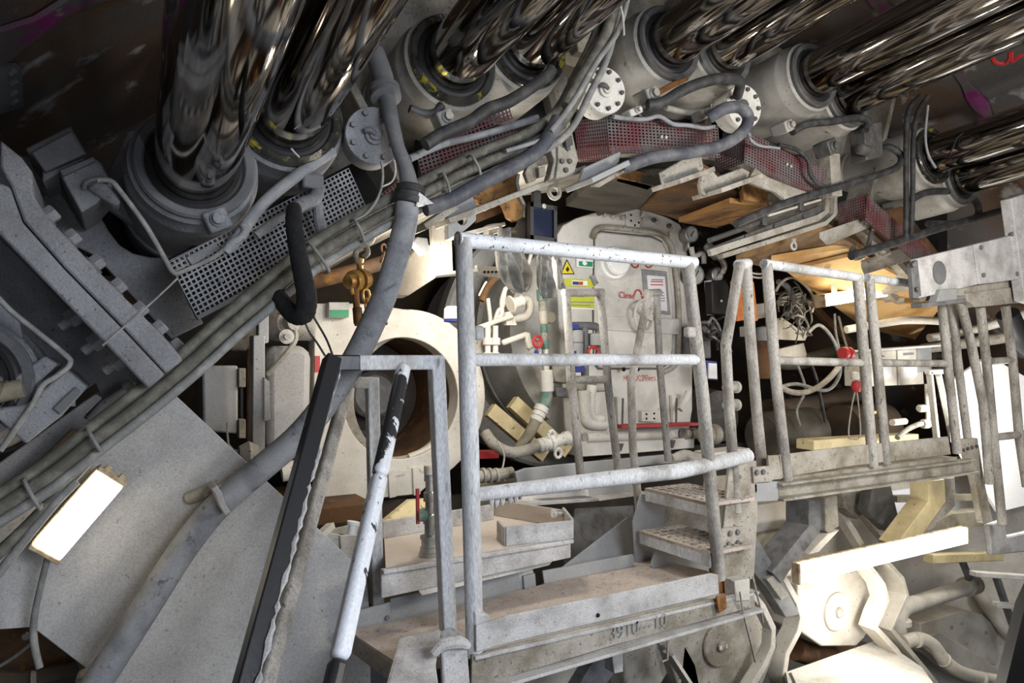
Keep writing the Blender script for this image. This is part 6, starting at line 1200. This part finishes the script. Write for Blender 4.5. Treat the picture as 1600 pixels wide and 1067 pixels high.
# rags
def rag(lab, y, *c, w=.05):
    p = spline(LY(y, *c), 6); n = len(p); vs = []; rr = random.Random(len(lab))
    for i, q in enumerate(p):
        ww = w*(.55+.45*math.sin(math.pi*min(1, .15+i/(n-1)*.9)))
        for j in range(9):
            u = (j/8-.5)*2; vs.append(q+EX*u*ww+EY*(.02*math.cos(u*5+i*.3)-.02*u*u))
    fs = [[i*9+j, i*9+j+1, (i+1)*9+j+1, (i+1)*9+j] for i in range(n-1) for j in range(8)]
    o = B().add(vs, fs).build('hanging_rag', 'cloth', None, lab, 'rag', smooth=80); s = o.modifiers.new('thickness', 'SOLIDIFY'); s.thickness = .006; return o
rag('dusty rag strap hanging from the beam, left of two', 2.2, 786, 356, 784, 390, 790, 420, 802, 450, 808, 458, w=.035)
rag('dusty rag strap hanging behind the first one', 2.26, 800, 360, 806, 400, 812, 430, 810, 456, w=.04)
rag('pale dusty rag hanging in a point before the green riser', 2.15, 846, 396, 848, 420, 850, 445, 853, 466, w=.03)
rag('small grey rag hanging by the lime stickers', 2.2, 866, 402, 870, 425, 874, 452, w=.02)
t = T('blue_canister', 'small white canister with a blue rim behind the gate post', 'canister', PY(706, 490, 2.4))
b = B(); b.lathe(PY(706, 503, 2.4), EZ, [(.025, 0), (.03, .005), (.03, .05), (.02, .06), (.001, .06)], 16); b.build('body', 'white', t); b = B(); b.lathe(PY(706, 503, 2.4), EZ, [(.031, .0), (.031, .012)], 16); b.build('rim', 'blue', t)
hose('rag_strap', 'hose_dark', 'dark strap running from the floodlight down to the hanging rags', 'strap', LY(2.3, 812, 350, 806, 366, 808, 385, 812, 400), .012, 8, 4)

for px, py, qx, qy, lab in ((765, 640, 850, 712, 'yellowish support beam under the lock shell, left of two'), (800, 628, 885, 706, 'yellowish support beam under the lock shell, right of two')):
    b = B(); b.bar(PY(px, py, 3.0), PY(qx, qy, 2.95), .07, .05); b.build('support_beam', 'yellow_beam', None, lab, 'beam')
b = B(); b.bar(PY(738, 710, 2.95), PY(772, 709, 2.95), .03, .1, EY); b.build('red_sill', 'red', None, 'dark red sill edge under the lock shell behind the gate post', 'sill')
b = B(); b.tube(L3(745, 745, 2.7, 770, 742, 2.7, 800, 738, 2.7), .026, 12, 2); b.build('low_pipe', 'beige', None, 'short dusty pipe in the dark behind the gate post', 'pipe')
for px in (752, 762, 772):
    b = B(); b.lathe(PY(px, 743, 2.7), EX, [(.026, 0), (.034, .002), (.034, .014), (.026, .016)], 16); b.build('pipe_collar', 'beige', bpy.data.objects['low_pipe'])
for k, (a, c) in enumerate(((1096, 520), (1104, 528), (1098, 540))):
    b = B(); b.lathe(PY(a, c, 2.78), -EY, [(.012, -.06), (.018, -.05), (.018, 0), (.012, .01)], 12); b.build('cable_gland', 'bolt_dark', None, 'dark cable gland right of the lock by the gate corner post, %s of three' % ('topmost', 'middle', 'lowest')[k], 'cable gland')
lp('cream conduit up the lock shell behind the rags', 'cream', .010, 816, 450, 818, 430, 826, 410, 830, 396, y=2.95)
lp('dark pipe leaning in the shade left of the lock shell', 'rust_plate', .018, 752, 470, 762, 448, 776, 432, y=2.9)
lp('thin lever rod pointing down left of the lock shell', 'cream', .005, 748, 462, 756, 446, 760, 440, y=2.85)
lp('pale elbow pipe right of the pvc valves at the lock foot', 'white_paint', .020, 1062, 640, 1072, 622, 1076, 612, y=2.95)
